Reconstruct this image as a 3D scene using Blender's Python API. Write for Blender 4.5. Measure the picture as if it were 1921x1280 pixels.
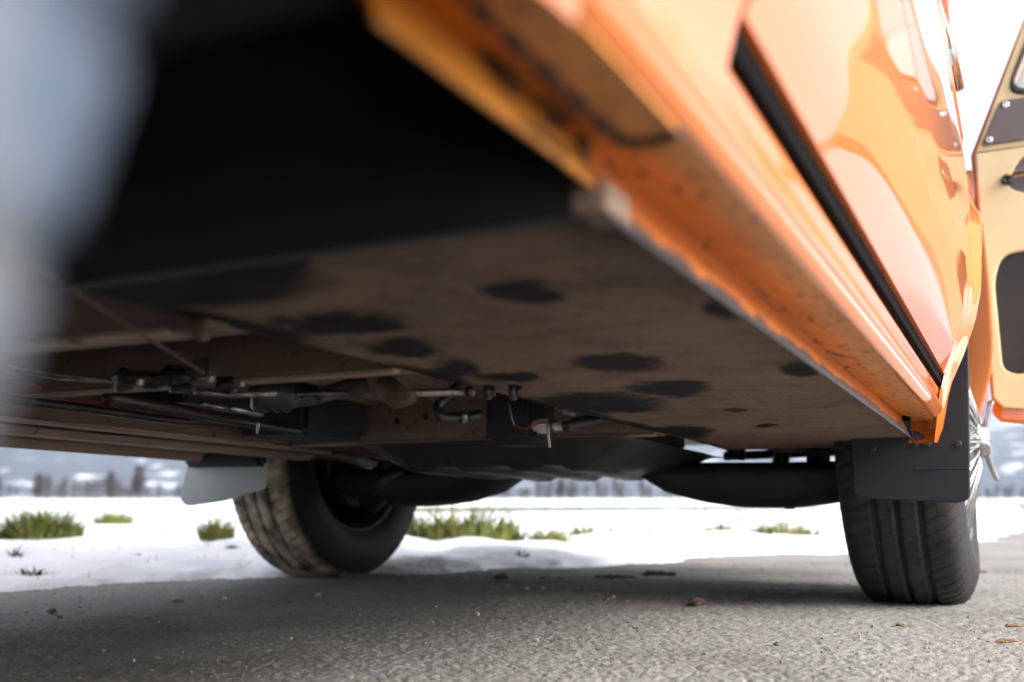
import bpy, bmesh, math, random
import numpy as np
from mathutils import Vector, Matrix
random.seed(7); rng = np.random.default_rng(7)
sc = bpy.context.scene
for o in list(bpy.data.objects): bpy.data.objects.remove(o)
R = math.radians
# ---------------------------------------------------------------- camera, sky, sun, exposure
CAM_H = 0.2; PITCH = R(9.0); FPX = 1868.0
VAN_YAW = R(27.05); VAN_PITCH = R(-1.3)
cam = bpy.data.cameras.new('camera'); cam_o = bpy.data.objects.new('camera', cam); sc.collection.objects.link(cam_o)
cam.sensor_width = 36; cam.lens = 36*FPX/1921; cam.clip_start = 0.01; cam.clip_end = 30000
cam_o.location = (0, 0, CAM_H); cam_o.rotation_euler = (R(90)+PITCH, 0, 0)
cam.dof.use_dof = True; cam.dof.focus_distance = 1.4; cam.dof.aperture_fstop = 3.4
sc.camera = cam_o
SUN_EL = R(30); SUN_AZ = R(125)          # azimuth clockwise from +Y
wd = bpy.data.worlds.new('World'); sc.world = wd; wd.use_nodes = True
wn = wd.node_tree.nodes; wl = wd.node_tree.links
sky = wn.new('ShaderNodeTexSky'); sky.sky_type = 'NISHITA'; sky.sun_disc = False
sky.sun_elevation = SUN_EL; sky.sun_rotation = SUN_AZ; sky.air_density = 1.0; sky.dust_density = 5.0; sky.ozone_density = 1.0
hsv = wn.new('ShaderNodeHueSaturation'); hsv.inputs['Saturation'].default_value = 0.25
wl.new(sky.outputs[0], hsv.inputs['Color'])
bg = wn['Background']; bg.inputs['Strength'].default_value = 0.12
wl.new(hsv.outputs[0], bg.inputs['Color'])
sun = bpy.data.lights.new('sun', 'SUN'); sun_o = bpy.data.objects.new('sun', sun); sc.collection.objects.link(sun_o)
sun.energy = 0.85; sun.angle = R(25); sun.color = (1.0, 0.94, 0.86)
sd = Vector((math.sin(SUN_AZ)*math.cos(SUN_EL), math.cos(SUN_AZ)*math.cos(SUN_EL), math.sin(SUN_EL)))
sun_o.rotation_euler = (-sd).to_track_quat('-Z', 'Y').to_euler(); sun_o.location = (0, 0, 30)
sc.render.engine = 'CYCLES'
sc.view_settings.view_transform = 'Standard'; sc.view_settings.look = 'None'
sc.view_settings.gamma = 1; sc.view_settings.use_curve_mapping = False
sc.view_settings.exposure = 2.15
sc.cycles.max_bounces = 12; sc.cycles.diffuse_bounces = 6; sc.cycles.glossy_bounces = 6

# ---------------------------------------------------------------- pixel -> place helpers (a pixel only gives a direction)
def _ray(px, py):
    x = (px-960)/FPX; y = (640-py)/FPX
    return Vector((x, math.cos(PITCH)-y*math.sin(PITCH), math.sin(PITCH)+y*math.cos(PITCH)))
RV = Matrix.Rotation(-VAN_YAW, 3, 'Z') @ Matrix.Rotation(VAN_PITCH, 3, 'X')
CW = Vector((0, 0, CAM_H)); CV = RV.transposed() @ CW
def V(px, py, axis, val):               # on a plane of the van's own frame
    d = RV.transposed() @ _ray(px, py); return CV + d*((val-CV[axis])/d[axis])
def G(px, py, z=0.0):                   # on the level ground
    d = _ray(px, py); return CW + d*((z-CAM_H)/d[2])

# ---------------------------------------------------------------- noise
def vnoise(x, y, seed=0):
    xi = np.floor(x).astype(np.int64); yi = np.floor(y).astype(np.int64)
    fx = x-xi; fy = y-yi; fx = fx*fx*(3-2*fx); fy = fy*fy*(3-2*fy)
    def h(a, b):
        n = (a*374761393 + b*668265263 + seed*1442695041) & 0xffffffff
        n = ((n ^ (n >> 13))*1274126177) & 0xffffffff
        return ((n ^ (n >> 16)) & 0xffff)/65535.0
    return (h(xi, yi)*(1-fx)+h(xi+1, yi)*fx)*(1-fy)+(h(xi, yi+1)*(1-fx)+h(xi+1, yi+1)*fx)*fy
def fbm(x, y, seed=0, o=4):
    x = np.asarray(x, float); y = np.asarray(y, float); s = 0; a = .5
    for k in range(o): s = s+a*vnoise(x*2**k, y*2**k, seed+k); a *= .5
    return s/(1-.5**o)

# ---------------------------------------------------------------- materials
def mat(name, col, rough=.6, metal=0, spec=.5, coat=0, var=0, vscale=8, col2=None, bump=0, bscale=200, cut=(.4, .6), trans=0, detail=6, coat_rough=.04):
    m = bpy.data.materials.new(name); m.use_nodes = True
    n = m.node_tree.nodes; l = m.node_tree.links; b = n['Principled BSDF']
    b.inputs['Base Color'].default_value = (*col, 1); b.inputs['Roughness'].default_value = rough
    b.inputs['Metallic'].default_value = metal; b.inputs['Specular IOR Level'].default_value = spec
    b.inputs['Coat Weight'].default_value = coat; b.inputs['Coat Roughness'].default_value = coat_rough
    b.inputs['Transmission Weight'].default_value = trans
    tc = n.new('ShaderNodeTexCoord')
    if col2 is not None:
        t = n.new('ShaderNodeTexNoise'); t.inputs['Scale'].default_value = vscale; t.inputs['Detail'].default_value = detail
        t.inputs['Roughness'].default_value = .62
        l.new(tc.outputs['Object'], t.inputs['Vector'])
        r = n.new('ShaderNodeValToRGB'); r.color_ramp.elements[0].position = cut[0]; r.color_ramp.elements[1].position = cut[1]
        r.color_ramp.elements[0].color = (*col, 1); r.color_ramp.elements[1].color = (*col2, 1)
        l.new(t.outputs['Fac'], r.inputs[0]); l.new(r.outputs[0], b.inputs['Base Color'])
    if bump:
        t2 = n.new('ShaderNodeTexNoise'); t2.inputs['Scale'].default_value = bscale; t2.inputs['Detail'].default_value = 4
        l.new(tc.outputs['Object'], t2.inputs['Vector'])
        bp = n.new('ShaderNodeBump'); bp.inputs['Strength'].default_value = bump; bp.inputs['Distance'].default_value = .002
        l.new(t2.outputs['Fac'], bp.inputs['Height']); l.new(bp.outputs[0], b.inputs['Normal'])
    return m
def layer(m, col, scale, cut, rough=None, seedv=(0, 0, 0), stretch=(1, 1, 1), detail=6):
    """a second noise layer of another colour (dirt, chips) over whatever feeds Base Color"""
    n = m.node_tree.nodes; l = m.node_tree.links; b = n['Principled BSDF']
    tc = n.new('ShaderNodeTexCoord'); mp = n.new('ShaderNodeMapping'); mp.inputs['Location'].default_value = seedv; mp.inputs['Scale'].default_value = stretch
    t = n.new('ShaderNodeTexNoise'); t.inputs['Scale'].default_value = scale; t.inputs['Detail'].default_value = detail; t.inputs['Roughness'].default_value = .65
    l.new(tc.outputs['Object'], mp.inputs[0]); l.new(mp.outputs[0], t.inputs['Vector'])
    r = n.new('ShaderNodeMapRange'); r.inputs[1].default_value = cut[0]; r.inputs[2].default_value = cut[1]
    l.new(t.outputs['Fac'], r.inputs[0])
    mx = n.new('ShaderNodeMix'); mx.data_type = 'RGBA'; l.new(r.outputs[0], mx.inputs[0])
    src = b.inputs['Base Color']
    if src.is_linked: l.new(src.links[0].from_socket, mx.inputs[6])
    else: mx.inputs[6].default_value = src.default_value
    mx.inputs[7].default_value = (*col, 1); l.new(mx.outputs[2], src)
    if rough is not None:
        m2 = n.new('ShaderNodeMix'); l.new(r.outputs[0], m2.inputs[0]); m2.inputs[2].default_value = b.inputs['Roughness'].default_value
        m2.inputs[3].default_value = rough; l.new(m2.outputs[0], b.inputs['Roughness'])
    return m
M = {}
M['paint'] = mat('orange_paint', (.62, .145, .005), .45, coat=1.0, spec=.15, bump=.03, bscale=25)
M['paint'].node_tree.nodes['Principled BSDF'].inputs['Coat IOR'].default_value = 1.95
M['paint_worn'] = layer(layer(mat('orange_paint_worn', (.74, .27, .025), .5, coat=.2, col2=(.50, .19, .03), vscale=9, cut=(.35, .7), bump=.15, bscale=120),
                        (.03, .02, .018), 26, (.61, .66), .8, stretch=(1, .35, 1)), (.13, .065, .04), 90, (.57, .66), .8, (3, 1, 2), (1, .5, 1))
def flange_material():
    m = mat('orange_flange_chipped', (.60, .17, .03), .5, coat=.2, bump=.2, bscale=150)
    n = m.node_tree.nodes; l = m.node_tree.links; b = n['Principled BSDF']
    tc = n.new('ShaderNodeTexCoord'); sp = n.new('ShaderNodeSeparateXYZ'); l.new(tc.outputs['Object'], sp.inputs[0])
    t = n.new('ShaderNodeTexNoise'); t.inputs['Scale'].default_value = 26; t.inputs['Detail'].default_value = 8; t.inputs['Roughness'].default_value = .7; l.new(tc.outputs['Object'], t.inputs['Vector'])
    ma = n.new('ShaderNodeMath'); ma.operation = 'MULTIPLY_ADD'; l.new(t.outputs['Fac'], ma.inputs[0]); ma.inputs[1].default_value = .045; l.new(sp.outputs[2], ma.inputs[2])
    my = n.new('ShaderNodeMath'); my.operation = 'MULTIPLY_ADD'; l.new(sp.outputs[1], my.inputs[0]); my.inputs[1].default_value = -.0085; l.new(ma.outputs[0], my.inputs[2])
    r = n.new('ShaderNodeMapRange'); r.inputs[1].default_value = .3605; r.inputs[2].default_value = .3620; r.inputs[3].default_value = 1; r.inputs[4].default_value = 0; l.new(my.outputs[0], r.inputs[0])
    mx = n.new('ShaderNodeMix'); mx.data_type = 'RGBA'; l.new(r.outputs[0], mx.inputs[0]); mx.inputs[6].default_value = (.60, .17, .03, 1); mx.inputs[7].default_value = (.03, .028, .032, 1)
    l.new(mx.outputs[2], b.inputs['Base Color']); return m
M['flange'] = flange_material()
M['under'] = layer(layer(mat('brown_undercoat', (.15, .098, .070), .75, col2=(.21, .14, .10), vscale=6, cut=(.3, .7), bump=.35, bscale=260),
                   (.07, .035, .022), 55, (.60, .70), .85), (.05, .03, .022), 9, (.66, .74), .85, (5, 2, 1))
M['under_lit'] = layer(mat('brown_undercoat_lit', (.34, .235, .17), .7, col2=(.27, .18, .125), vscale=12, cut=(.3, .7), bump=.25, bscale=260), (.09, .045, .03), 40, (.64, .72), .85)  # paler undercoat copy: light caught by lips and left sill is in the colour
M['rubber'] = mat('tyre_rubber', (.017, .016, .017), .65, spec=.3, col2=(.032, .03, .028), vscale=14, cut=(.35, .7), bump=.15, bscale=180)
M['rubber_dusty_lit'] = mat('dusty_lit_tyre_rubber', (.06, .056, .05), .7, spec=.3, col2=(.16, .145, .12), vscale=10, cut=(.35, .65), bump=.15, bscale=180)
def lit_dust_tread(m, tread, side):  # tread dust, with the warm light on the far tyre put into its tan
    n = m.node_tree.nodes; l = m.node_tree.links; b = n['Principled BSDF']
    tc = n.new('ShaderNodeTexCoord'); sp = n.new('ShaderNodeSeparateXYZ'); l.new(tc.outputs['Object'], sp.inputs[0])
    cb = n.new('ShaderNodeCombineXYZ'); l.new(sp.outputs[1], cb.inputs[0]); l.new(sp.outputs[2], cb.inputs[1])
    ln = n.new('ShaderNodeVectorMath'); ln.operation = 'LENGTH'; l.new(cb.outputs[0], ln.inputs[0])
    r = n.new('ShaderNodeMapRange'); r.inputs[1].default_value = .300; r.inputs[2].default_value = .316; l.new(ln.outputs['Value'], r.inputs[0])
    tn = n.new('ShaderNodeTexNoise'); tn.inputs['Scale'].default_value = 22; tn.inputs['Detail'].default_value = 6; l.new(tc.outputs['Object'], tn.inputs['Vector'])
    r2 = n.new('ShaderNodeMapRange'); r2.inputs[1].default_value = .3; r2.inputs[2].default_value = .6; l.new(tn.outputs['Fac'], r2.inputs[0])
    mu = n.new('ShaderNodeMath'); mu.operation = 'MULTIPLY'; l.new(r.outputs[0], mu.inputs[0]); l.new(r2.outputs[0], mu.inputs[1])
    mx = n.new('ShaderNodeMix'); mx.data_type = 'RGBA'; l.new(mu.outputs[0], mx.inputs[0])
    mx.inputs[6].default_value = (*side, 1); mx.inputs[7].default_value = (*tread, 1); l.new(mx.outputs[2], b.inputs['Base Color'])
    return m
M['rubber_dusty_lit'] = lit_dust_tread(M['rubber_dusty_lit'], (.50, .41, .31), (.014, .013, .013))
M['rubber_chalky_skylit'] = layer(mat('chalky_skylit_tyre_rubber', (.022, .032, .055), .6, spec=.4, col2=(.09, .12, .17), vscale=26, cut=(.40, .60), bump=.15, bscale=180), (.17, .175, .18), 30, (.54, .62), .8, (3, 3, 3))  # near tyre: blue sky light put into the colour, plus pale dusty patches
M['flap'] = layer(mat('black_rubber_flap', (.016, .017, .021), .55, spec=.3, bump=.12, bscale=90), (.25, .25, .25), 60, (.74, .78), .8)
M['flap_grey'] = mat('grey_rubber_flap', (.50, .53, .52), .6, col2=(.60, .62, .61), vscale=6)
_n = M['flap_grey'].node_tree.nodes; _l = M['flap_grey'].node_tree.links; _t = _n.new('ShaderNodeBsdfTranslucent'); _t.inputs[0].default_value = (.75, .8, .78, 1); _x = _n.new('ShaderNodeMixShader'); _x.inputs[0].default_value = .45
_l.new(_n['Principled BSDF'].outputs[0], _x.inputs[1]); _l.new(_t.outputs[0], _x.inputs[2]); _l.new(_x.outputs[0], _n['Material Output'].inputs['Surface'])
M['black'] = mat('black_undercoat', (.012, .011, .013), .75, col2=(.02, .018, .018), vscale=9, bump=.3, bscale=120)
M['iron'] = mat('oily_iron', (.03, .027, .026), .42, metal=.5, col2=(.06, .05, .045), vscale=30, bump=.3, bscale=200)
M['steel'] = mat('bare_steel', (.34, .32, .30), .42, metal=1, col2=(.14, .12, .11), vscale=40)
M['chrome'] = mat('chrome', (.62, .62, .63), .16, metal=1, col2=(.42, .41, .40), vscale=30)
M['rust'] = mat('rusty_steel', (.07, .038, .026), .8, col2=(.11, .065, .045), vscale=40, bump=.4, bscale=200)
M['tank'] = layer(mat('tank_steel', (.03, .027, .027), .5, spec=.25, bump=.15, bscale=60), (.15, .13, .12), 7, (.52, .66), .45, (2, 0, 0), (1, .25, 1))
M['cream'] = mat('cream_vinyl', (.66, .52, .30), .55, bump=.15, bscale=300, col2=(.60, .46, .26), vscale=5)
M['brown_trim'] = mat('brown_trim', (.11, .085, .085), .5, bump=.1, bscale=300)
M['plastic'] = mat('black_plastic', (.012, .012, .013), .5)
M['matte_black'] = mat('matte_black_shade', (.006, .006, .007), .95, spec=.05)  # shade of the door gap and wheel wells put into this near-black
M['seal'] = mat('rubber_seal', (.02, .025, .03), .5)
M['glass'] = mat('window_glass', (.55, .68, .68), .02, trans=1.0, spec=.5)
M['red_wire'] = mat('red_wire', (.30, .02, .025), .5)
M['blue_wire'] = mat('blue_wire', (.15, .22, .45), .5)
M['amber'] = mat('amber_plastic', (.8, .35, .03), .2)
M['tie'] = mat('cream_tie', (.6, .5, .4), .5)
M['hose'] = mat('rubber_hose', (.02, .02, .022), .4)
M['clear'] = mat('clear_plastic', (.5, .48, .46), .15, spec=.6)

# ---------------------------------------------------------------- mesh helpers
def link(o, parent=None):
    sc.collection.objects.link(o)
    if parent is not None: o.parent = parent
    return o
def mobj(name, verts, faces, m, parent=None, smooth=True):
    me = bpy.data.meshes.new(name); me.from_pydata([tuple(v) for v in verts], [], [tuple(f) for f in faces]); me.update()
    me.materials.append(M[m] if isinstance(m, str) else m)
    if smooth: me.polygons.foreach_set('use_smooth', [True]*len(me.polygons))
    return link(bpy.data.objects.new(name, me), parent)
class MB:
    def __init__(s): s.v = []; s.f = []
    def add(s, v, f):
        b = len(s.v); s.v += [tuple(p) for p in v]; s.f += [tuple(i+b for i in q) for q in f]; return s
    def box(s, a, b, bev=0):
        (x0, y0, z0), (x1, y1, z1) = a, b
        v = [(x0,y0,z0),(x1,y0,z0),(x1,y1,z0),(x0,y1,z0),(x0,y0,z1),(x1,y0,z1),(x1,y1,z1),(x0,y1,z1)]
        return s.add(v, [(0,3,2,1),(4,5,6,7),(0,1,5,4),(1,2,6,5),(2,3,7,6),(3,0,4,7)])
    def tube(s, pts, rad, n=10, cap=True):
        pts = [Vector(p) for p in pts]; rads = rad if hasattr(rad, '__len__') else [rad]*len(pts)
        up = Vector((0, 0, 1)); prev = None; rings = []
        for i, p in enumerate(pts):
            t = (pts[min(i+1, len(pts)-1)]-pts[max(i-1, 0)]).normalized()
            if prev is None:
                a = t.cross(up) if abs(t.z) < .95 else t.cross(Vector((1, 0, 0)))
            else: a = prev - t*prev.dot(t)
            a.normalize(); prev = a; b = t.cross(a)
            rings.append([p + (a*math.cos(2*math.pi*k/n)+b*math.sin(2*math.pi*k/n))*rads[i] for k in range(n)])
        v = [q for r in rings for q in r]; f = []
        for i in range(len(pts)-1):
            for k in range(n): f.append((i*n+k, i*n+(k+1)%n, (i+1)*n+(k+1)%n, (i+1)*n+k))
        if cap: f += [tuple(range(n-1, -1, -1)), tuple(range((len(pts)-1)*n, len(pts)*n))]
        return s.add(v, f)
    def lathe(s, prof, n, origin=(0,0,0), axis='x', closed=False):
        """prof: (a, r): a along the axis"""
        v = []; f = []
        for k in range(n):
            t = 2*math.pi*k/n; c, q = math.cos(t), math.sin(t)
            for a, r in prof:
                p = (a, r*c, r*q) if axis == 'x' else ((r*c, a, r*q) if axis == 'y' else (r*c, r*q, a))
                v.append((p[0]+origin[0], p[1]+origin[1], p[2]+origin[2]))
        m = len(prof)
        for k in range(n):
            k2 = (k+1) % n
            for i in range(m-1 if not closed else m):
                j = (i+1) % m
                f.append((k*m+i, k*m+j, k2*m+j, k2*m+i))
        return s.add(v, f)
    def extrude_y(s, sec, y0, y1, closed=True):
        """section polygon in (x, z) swept from y0 to y1"""
        n = len(sec); v = [(x, y0, z) for x, z in sec]+[(x, y1, z) for x, z in sec]
        f = [(i, (i+1) % n, n+(i+1) % n, n+i) for i in range(n if closed else n-1)]
        if closed: f += [tuple(range(n-1, -1, -1)), tuple(range(n, 2*n))]
        return s.add(v, f)
    def extrude_x(s, sec, x0, x1, closed=True):
        n = len(sec); v = [(x0, y, z) for y, z in sec]+[(x1, y, z) for y, z in sec]
        f = [(i, (i+1) % n, n+(i+1) % n, n+i) for i in range(n if closed else n-1)]
        if closed: f += [tuple(range(n-1, -1, -1)), tuple(range(n, 2*n))]
        return s.add(v, f)
    def build(s, name, m, parent=None, smooth=False, bevel=0, seg=2):
        o = mobj(name, s.v, s.f, m, parent, smooth)
        bm = bmesh.new(); bm.from_mesh(o.data); bmesh.ops.recalc_face_normals(bm, faces=bm.faces)
        if bevel:
            ed = [e for e in bm.edges if len(e.link_faces) == 2 and e.calc_face_angle(0) > .5]
            bmesh.ops.bevel(bm, geom=ed, offset=bevel, segments=seg, affect='EDGES', clamp_overlap=True)
        bm.to_mesh(o.data); bm.free()
        return o
def grid(name, P, m, parent=None, smooth=True):
    """P: array (n, k, 3)"""
    n, k = P.shape[:2]
    idx = np.arange(n*k).reshape(n, k)
    f = np.stack([idx[:-1, :-1], idx[1:, :-1], idx[1:, 1:], idx[:-1, 1:]], -1).reshape(-1, 4)
    me = bpy.data.meshes.new(name); nv = n*k; nf = len(f)
    me.vertices.add(nv); me.vertices.foreach_set('co', P.reshape(-1).astype(np.float32))
    me.loops.add(nf*4); me.loops.foreach_set('vertex_index', f.reshape(-1).astype(np.int32))
    me.polygons.add(nf); me.polygons.foreach_set('loop_start', np.arange(0, nf*4, 4, dtype=np.int32))
    me.polygons.foreach_set('loop_total', np.full(nf, 4, dtype=np.int32))
    me.update(calc_edges=True); me.validate()
    if smooth: me.polygons.foreach_set('use_smooth', [True]*nf)
    me.materials.append(M[m] if isinstance(m, str) else m)
    return link(bpy.data.objects.new(name, me), parent)
def plate(name, outline, holes, thick, m, parent, xf, bevel=.002, res=2):
    """a flat plate with holes; outline in (u, v), xf maps (u, v, w) -> van coordinates"""
    cu = bpy.data.curves.new(name, 'CURVE'); cu.dimensions = '2D'; cu.fill_mode = 'BOTH'
    cu.extrude = max(thick/2-bevel, .0001); cu.bevel_depth = bevel; cu.bevel_resolution = res; cu.offset = -bevel
    for poly in [outline]+list(holes):
        sp = cu.splines.new('POLY'); sp.points.add(len(poly)-1); sp.use_cyclic_u = True
        for p, q in zip(sp.points, poly): p.co = (q[0], q[1], 0, 1)
    tmp = bpy.data.objects.new('tmp', cu); sc.collection.objects.link(tmp)
    me = bpy.data.meshes.new_from_object(tmp); bpy.data.objects.remove(tmp)
    for v in me.vertices: v.co = xf(v.co.x, v.co.y, v.co.z)
    bm = bmesh.new(); bm.from_mesh(me); bmesh.ops.recalc_face_normals(bm, faces=bm.faces); bm.to_mesh(me); bm.free()
    me.materials.clear(); me.materials.append(M[m] if isinstance(m, str) else m); me.name = name
    return link(bpy.data.objects.new(name, me), parent)
def rounded(pts, r, n=5):
    out = []; k = len(pts)
    for i in range(k):
        p = Vector(pts[i]); a = Vector(pts[i-1])-p; b = Vector(pts[(i+1) % k])-p
        rr = min(r, a.length*.45, b.length*.45); a.normalize(); b.normalize()
        p0 = p+a*rr; p1 = p+b*rr
        for t in range(n+1):
            t /= n; out.append(tuple(p0*(1-t)**2+p*2*t*(1-t)+p1*t*t))
    return out
def spline(pts, n=8):
    pts = [Vector(p) for p in pts]; out = []
    for i in range(len(pts)-1):
        p0 = pts[max(i-1, 0)]; p1 = pts[i]; p2 = pts[i+1]; p3 = pts[min(i+2, len(pts)-1)]
        for k in range(n):
            t = k/n
            out.append(.5*((2*p1)+(p2-p0)*t+(2*p0-5*p1+4*p2-p3)*t*t+(3*p1-p0-3*p2+p3)*t**3))
    out.append(pts[-1]); return out
def tag(o, label=None, cat=None, group=None, kind=None):
    if label: o['label'] = label
    if cat: o['category'] = cat
    if group: o['group'] = group
    if kind: o['kind'] = kind
    return o

# ================================================================ SETTING: ground, road, snow, hills, wood
def snow_material(name, bump=.5, sc_=14):
    m = mat(name, (.86, .88, .90), .7, spec=.3, bump=bump, bscale=sc_)
    b = m.node_tree.nodes['Principled BSDF']
    for n in m.node_tree.nodes:
        if n.bl_idname == 'ShaderNodeBump': n.inputs['Distance'].default_value = .03
    return m
M['snow'] = snow_material('snow')
def asphalt_material():
    m = mat('asphalt', (.20, .192, .18), .85, spec=.35, col2=(.34, .33, .31), vscale=260, cut=(.35, .68), bump=.6, bscale=420, detail=3)
    for n in m.node_tree.nodes:
        if n.bl_idname == 'ShaderNodeBump': n.inputs['Distance'].default_value = .0025
    layer(m, (.10, .09, .08), 1.6, (.48, .78), None, (4, 2, 0)); layer(m, (.40, .37, .33), 260, (.67, .72), None, (1, 2, 3), detail=2)
    layer(m, (.04, .04, .042), 190, (.66, .72), None, (7, 2, 3), detail=2)
    return m
M['asphalt'] = asphalt_material()
# left border of the road where the snow begins (from the photo, on level ground), continued past the frame
EDGE = [(-400, -265), (-40, -26), (-12, -6.2), (-4, -.0), (-1.097, 2.194), (-.674, 2.484), (-.131, 2.80), (.225, 3.07), (.816, 3.54), (1.35, 4.0), (2.4, 5.2), (3.65, 7.2), (5.4, 10.5), (9, 18), (20, 42), (70, 160), (260, 620)]
EC = np.array([tuple(p) for p in spline([(a, b, 0) for a, b in EDGE], 14)])[:, :2]
tan_ = np.gradient(EC, axis=0); tan_ /= np.linalg.norm(tan_, axis=1)[:, None]
nrm = np.stack([-tan_[:, 1], tan_[:, 0]], 1)            # to the left of the road
# ground: one sheet to the horizon
rr_ = np.concatenate([[0], np.geomspace(3, 9000, 40)]); th = np.linspace(0, 2*math.pi, 97)
P = np.zeros((len(rr_), len(th), 3)); P[..., 0] = rr_[:, None]*np.cos(th); P[..., 1] = rr_[:, None]*np.sin(th); P[..., 2] = -.05
tag(grid('ground', P, 'snow'), kind='structure')
RW = 2.65  # narrowed: unseen right-hand snow brought close to brighten reflections in the paint
P = np.stack([np.stack([EC[:, 0]-nrm[:, 0]*t, EC[:, 1]-nrm[:, 1]*t, np.full(len(EC), -.005)], 1) for t in np.linspace(-.3, RW+.3, 14)], 1)
road = tag(grid('road', P, 'asphalt'), kind='structure')
# grainy wearing course near the camera: real relief, a fan of fine cells
ang = np.linspace(R(90-50), R(90+50), 720); rad = np.geomspace(.55, 4.6, 900)
A_, R_ = np.meshgrid(ang, rad, indexing='ij'); X = R_*np.cos(A_); Y = R_*np.sin(A_)
hgt = (fbm(X*210, Y*210, 3, 2)-.5)*.0062 + (fbm(X*80, Y*80, 9, 2)-.5)*.0020 + (fbm(X*5, Y*5, 5, 2)-.5)*.006
hgt -= np.clip(vnoise(X*110, Y*110, 21)-.78, 0, 1)*.012
fade = np.clip((4.6-R_)/.8, 0, 1)*np.clip((R_-.55)/.1, 0, 1)*np.clip((R(50)-np.abs(A_-R(90)))/R(4), 0, 1)
Z = (.001+hgt)*fade-(1-fade)*.012
grid('wearing_course', np.stack([X, Y, Z], -1), 'asphalt', road)
# snow cover either side of the road: a polar sheet whose height follows the distance to the road's border
az_ = np.concatenate([np.linspace(-58, 58, 560), np.linspace(60, 302, 90)]); r_s = np.concatenate([np.linspace(.4, 1.28, 36), np.linspace(1.3, 6, 230), np.geomspace(6.05, 95, 90)])
A_, R_ = np.meshgrid(np.radians(az_), r_s, indexing='ij'); X = R_*np.sin(A_); Y = R_*np.cos(A_)
best = np.full(X.shape, 1e18); sd_ = np.zeros(X.shape)
dense = np.array([tuple(p) for p in spline([(a_, b_, 0) for a_, b_ in EDGE], 30)])[:, :2]
for i in range(len(dense)-1):
    p_ = dense[i]; e_ = dense[i+1]-p_; L2 = float(e_@e_)
    t_ = np.clip(((X-p_[0])*e_[0]+(Y-p_[1])*e_[1])/L2, 0, 1); dx_ = X-p_[0]-t_*e_[0]; dy_ = Y-p_[1]-t_*e_[1]
    q_ = dx_*dx_+dy_*dy_; mk = q_ < best; best = np.where(mk, q_, best)
    sd_ = np.where(mk, np.sqrt(q_)*np.sign(e_[0]*dy_-e_[1]*dx_), sd_)
d = np.maximum(sd_, -RW-sd_)
d = d-(fbm(X*4, Y*4, 31, 5)-.5)*.34
near = np.exp(-np.maximum(d, 0)/4.0)
Z = np.where(d < 0, np.maximum(-.02+d*.2, -.04), -.012+.042*(1-np.exp(-np.maximum(d, 0)/.06)))
Z = Z+(fbm(X*7, Y*7, 41, 5)-.5)*.045*np.clip(d/.15, 0, 1)*near+np.maximum(fbm(X*2.2, Y*2.2, 45, 3)-.48, 0)*.13*np.clip(d/.25, 0, 1)*np.exp(-((d-.9)/.6)**2)
Z = Z-.07*np.clip((R_-60)/30, 0, 1)-.015*np.clip((d-2)/5, 0, 1)
tag(grid('snow_field', np.stack([X, Y, Z], -1)[::-1], 'snow'), kind='structure')
SX, SY, SZ = X.copy(), Y.copy(), Z.copy()
def snow_z(x, y):
    i = np.argmin((SX-x)**2+(SY-y)**2); return float(SZ.reshape(-1)[i])
# hills
M['hill'] = mat('wooded_hillside', (.022, .032, .055), .9, col2=(.75, .78, .83), vscale=.007, cut=(.56, .66), detail=8)
th = np.linspace(0, 2*math.pi, 361); fr = np.linspace(0, 1, 26)
P = np.zeros((len(th), len(fr), 3))
cx, cy = np.cos(th), np.sin(th)
ridge = 210+300*fbm(cx*2.6+10, cy*2.6+10, 61, 4)
for j, f in enumerate(fr):
    r_ = 3300+2600*f+260*(fbm(cx*9, cy*9, 67, 3)-.5)
    hz = ridge*np.sin(f*math.pi*.5)**1.2*(.75+.5*fbm(cx*14+f*3, cy*14+f*3, 71, 4)) if f > 0 else np.full(len(th), -6.0)
    P[:, j, 0] = cx*r_; P[:, j, 1] = cy*r_; P[:, j, 2] = hz
P[-1] = P[0]
tag(grid('hills', P, 'hill'), kind='structure')
# far wood: bare winter trees on the edge of the fields that read as one mass
M['twig'] = mat('bare_twigs', (.055, .042, .042), .9, col2=(.035, .032, .036), vscale=.05)
def tree_tris(base, h, w, n, rs):
    v = []; f = []
    def quad(p, q, t):
        a = len(v); dx = Vector((-(q-p).y, (q-p).x, 0)); dx = dx.normalized()*t if dx.length > 1e-6 else Vector((t, 0, 0))
        v.extend([p-dx, p+dx, q+dx*.4, q-dx*.4]); f.append((a, a+1, a+2, a+3))
    b = Vector(base); quad(b, b+Vector((0, 0, h*.6)), .02*h); quad(b+Vector((.01, 0, 0)), b+Vector((.05, .05, h*.6)), .02*h)
    for k in range(n):
        u = rs.random(); z = h*(.18+.82*u**.8); sp = w*(math.sin(min(1, .25+.8*(1-z/h))*math.pi*.55))
        a = rs.uniform(0, 6.28); q = b+Vector((math.cos(a)*sp*rs.uniform(.2, 1), math.sin(a)*sp*rs.uniform(.2, 1), z))
        p = b+(q-b)*.5; p.z = b.z+z*.72
        quad(p, q, rs.uniform(.03, .09)*h/6)
    return v, f
mb = MB(); rs = random.Random(3)
for k in range(900):
    az = R(rs.uniform(-50, 75)); r_ = rs.uniform(330, 420)
    h = rs.uniform(3.5, 7.5)*(1.15 if math.sin(az*9) > .2 else .8)
    v, f = tree_tris((math.sin(az)*r_, math.cos(az)*r_, -.2), h, h*.42, 80, rs); mb.add(v, f)
tag(mb.build('far_wood', 'twig'), label='bare winter wood along the far edge of the snowy fields', cat='wood', kind='stuff')
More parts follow.
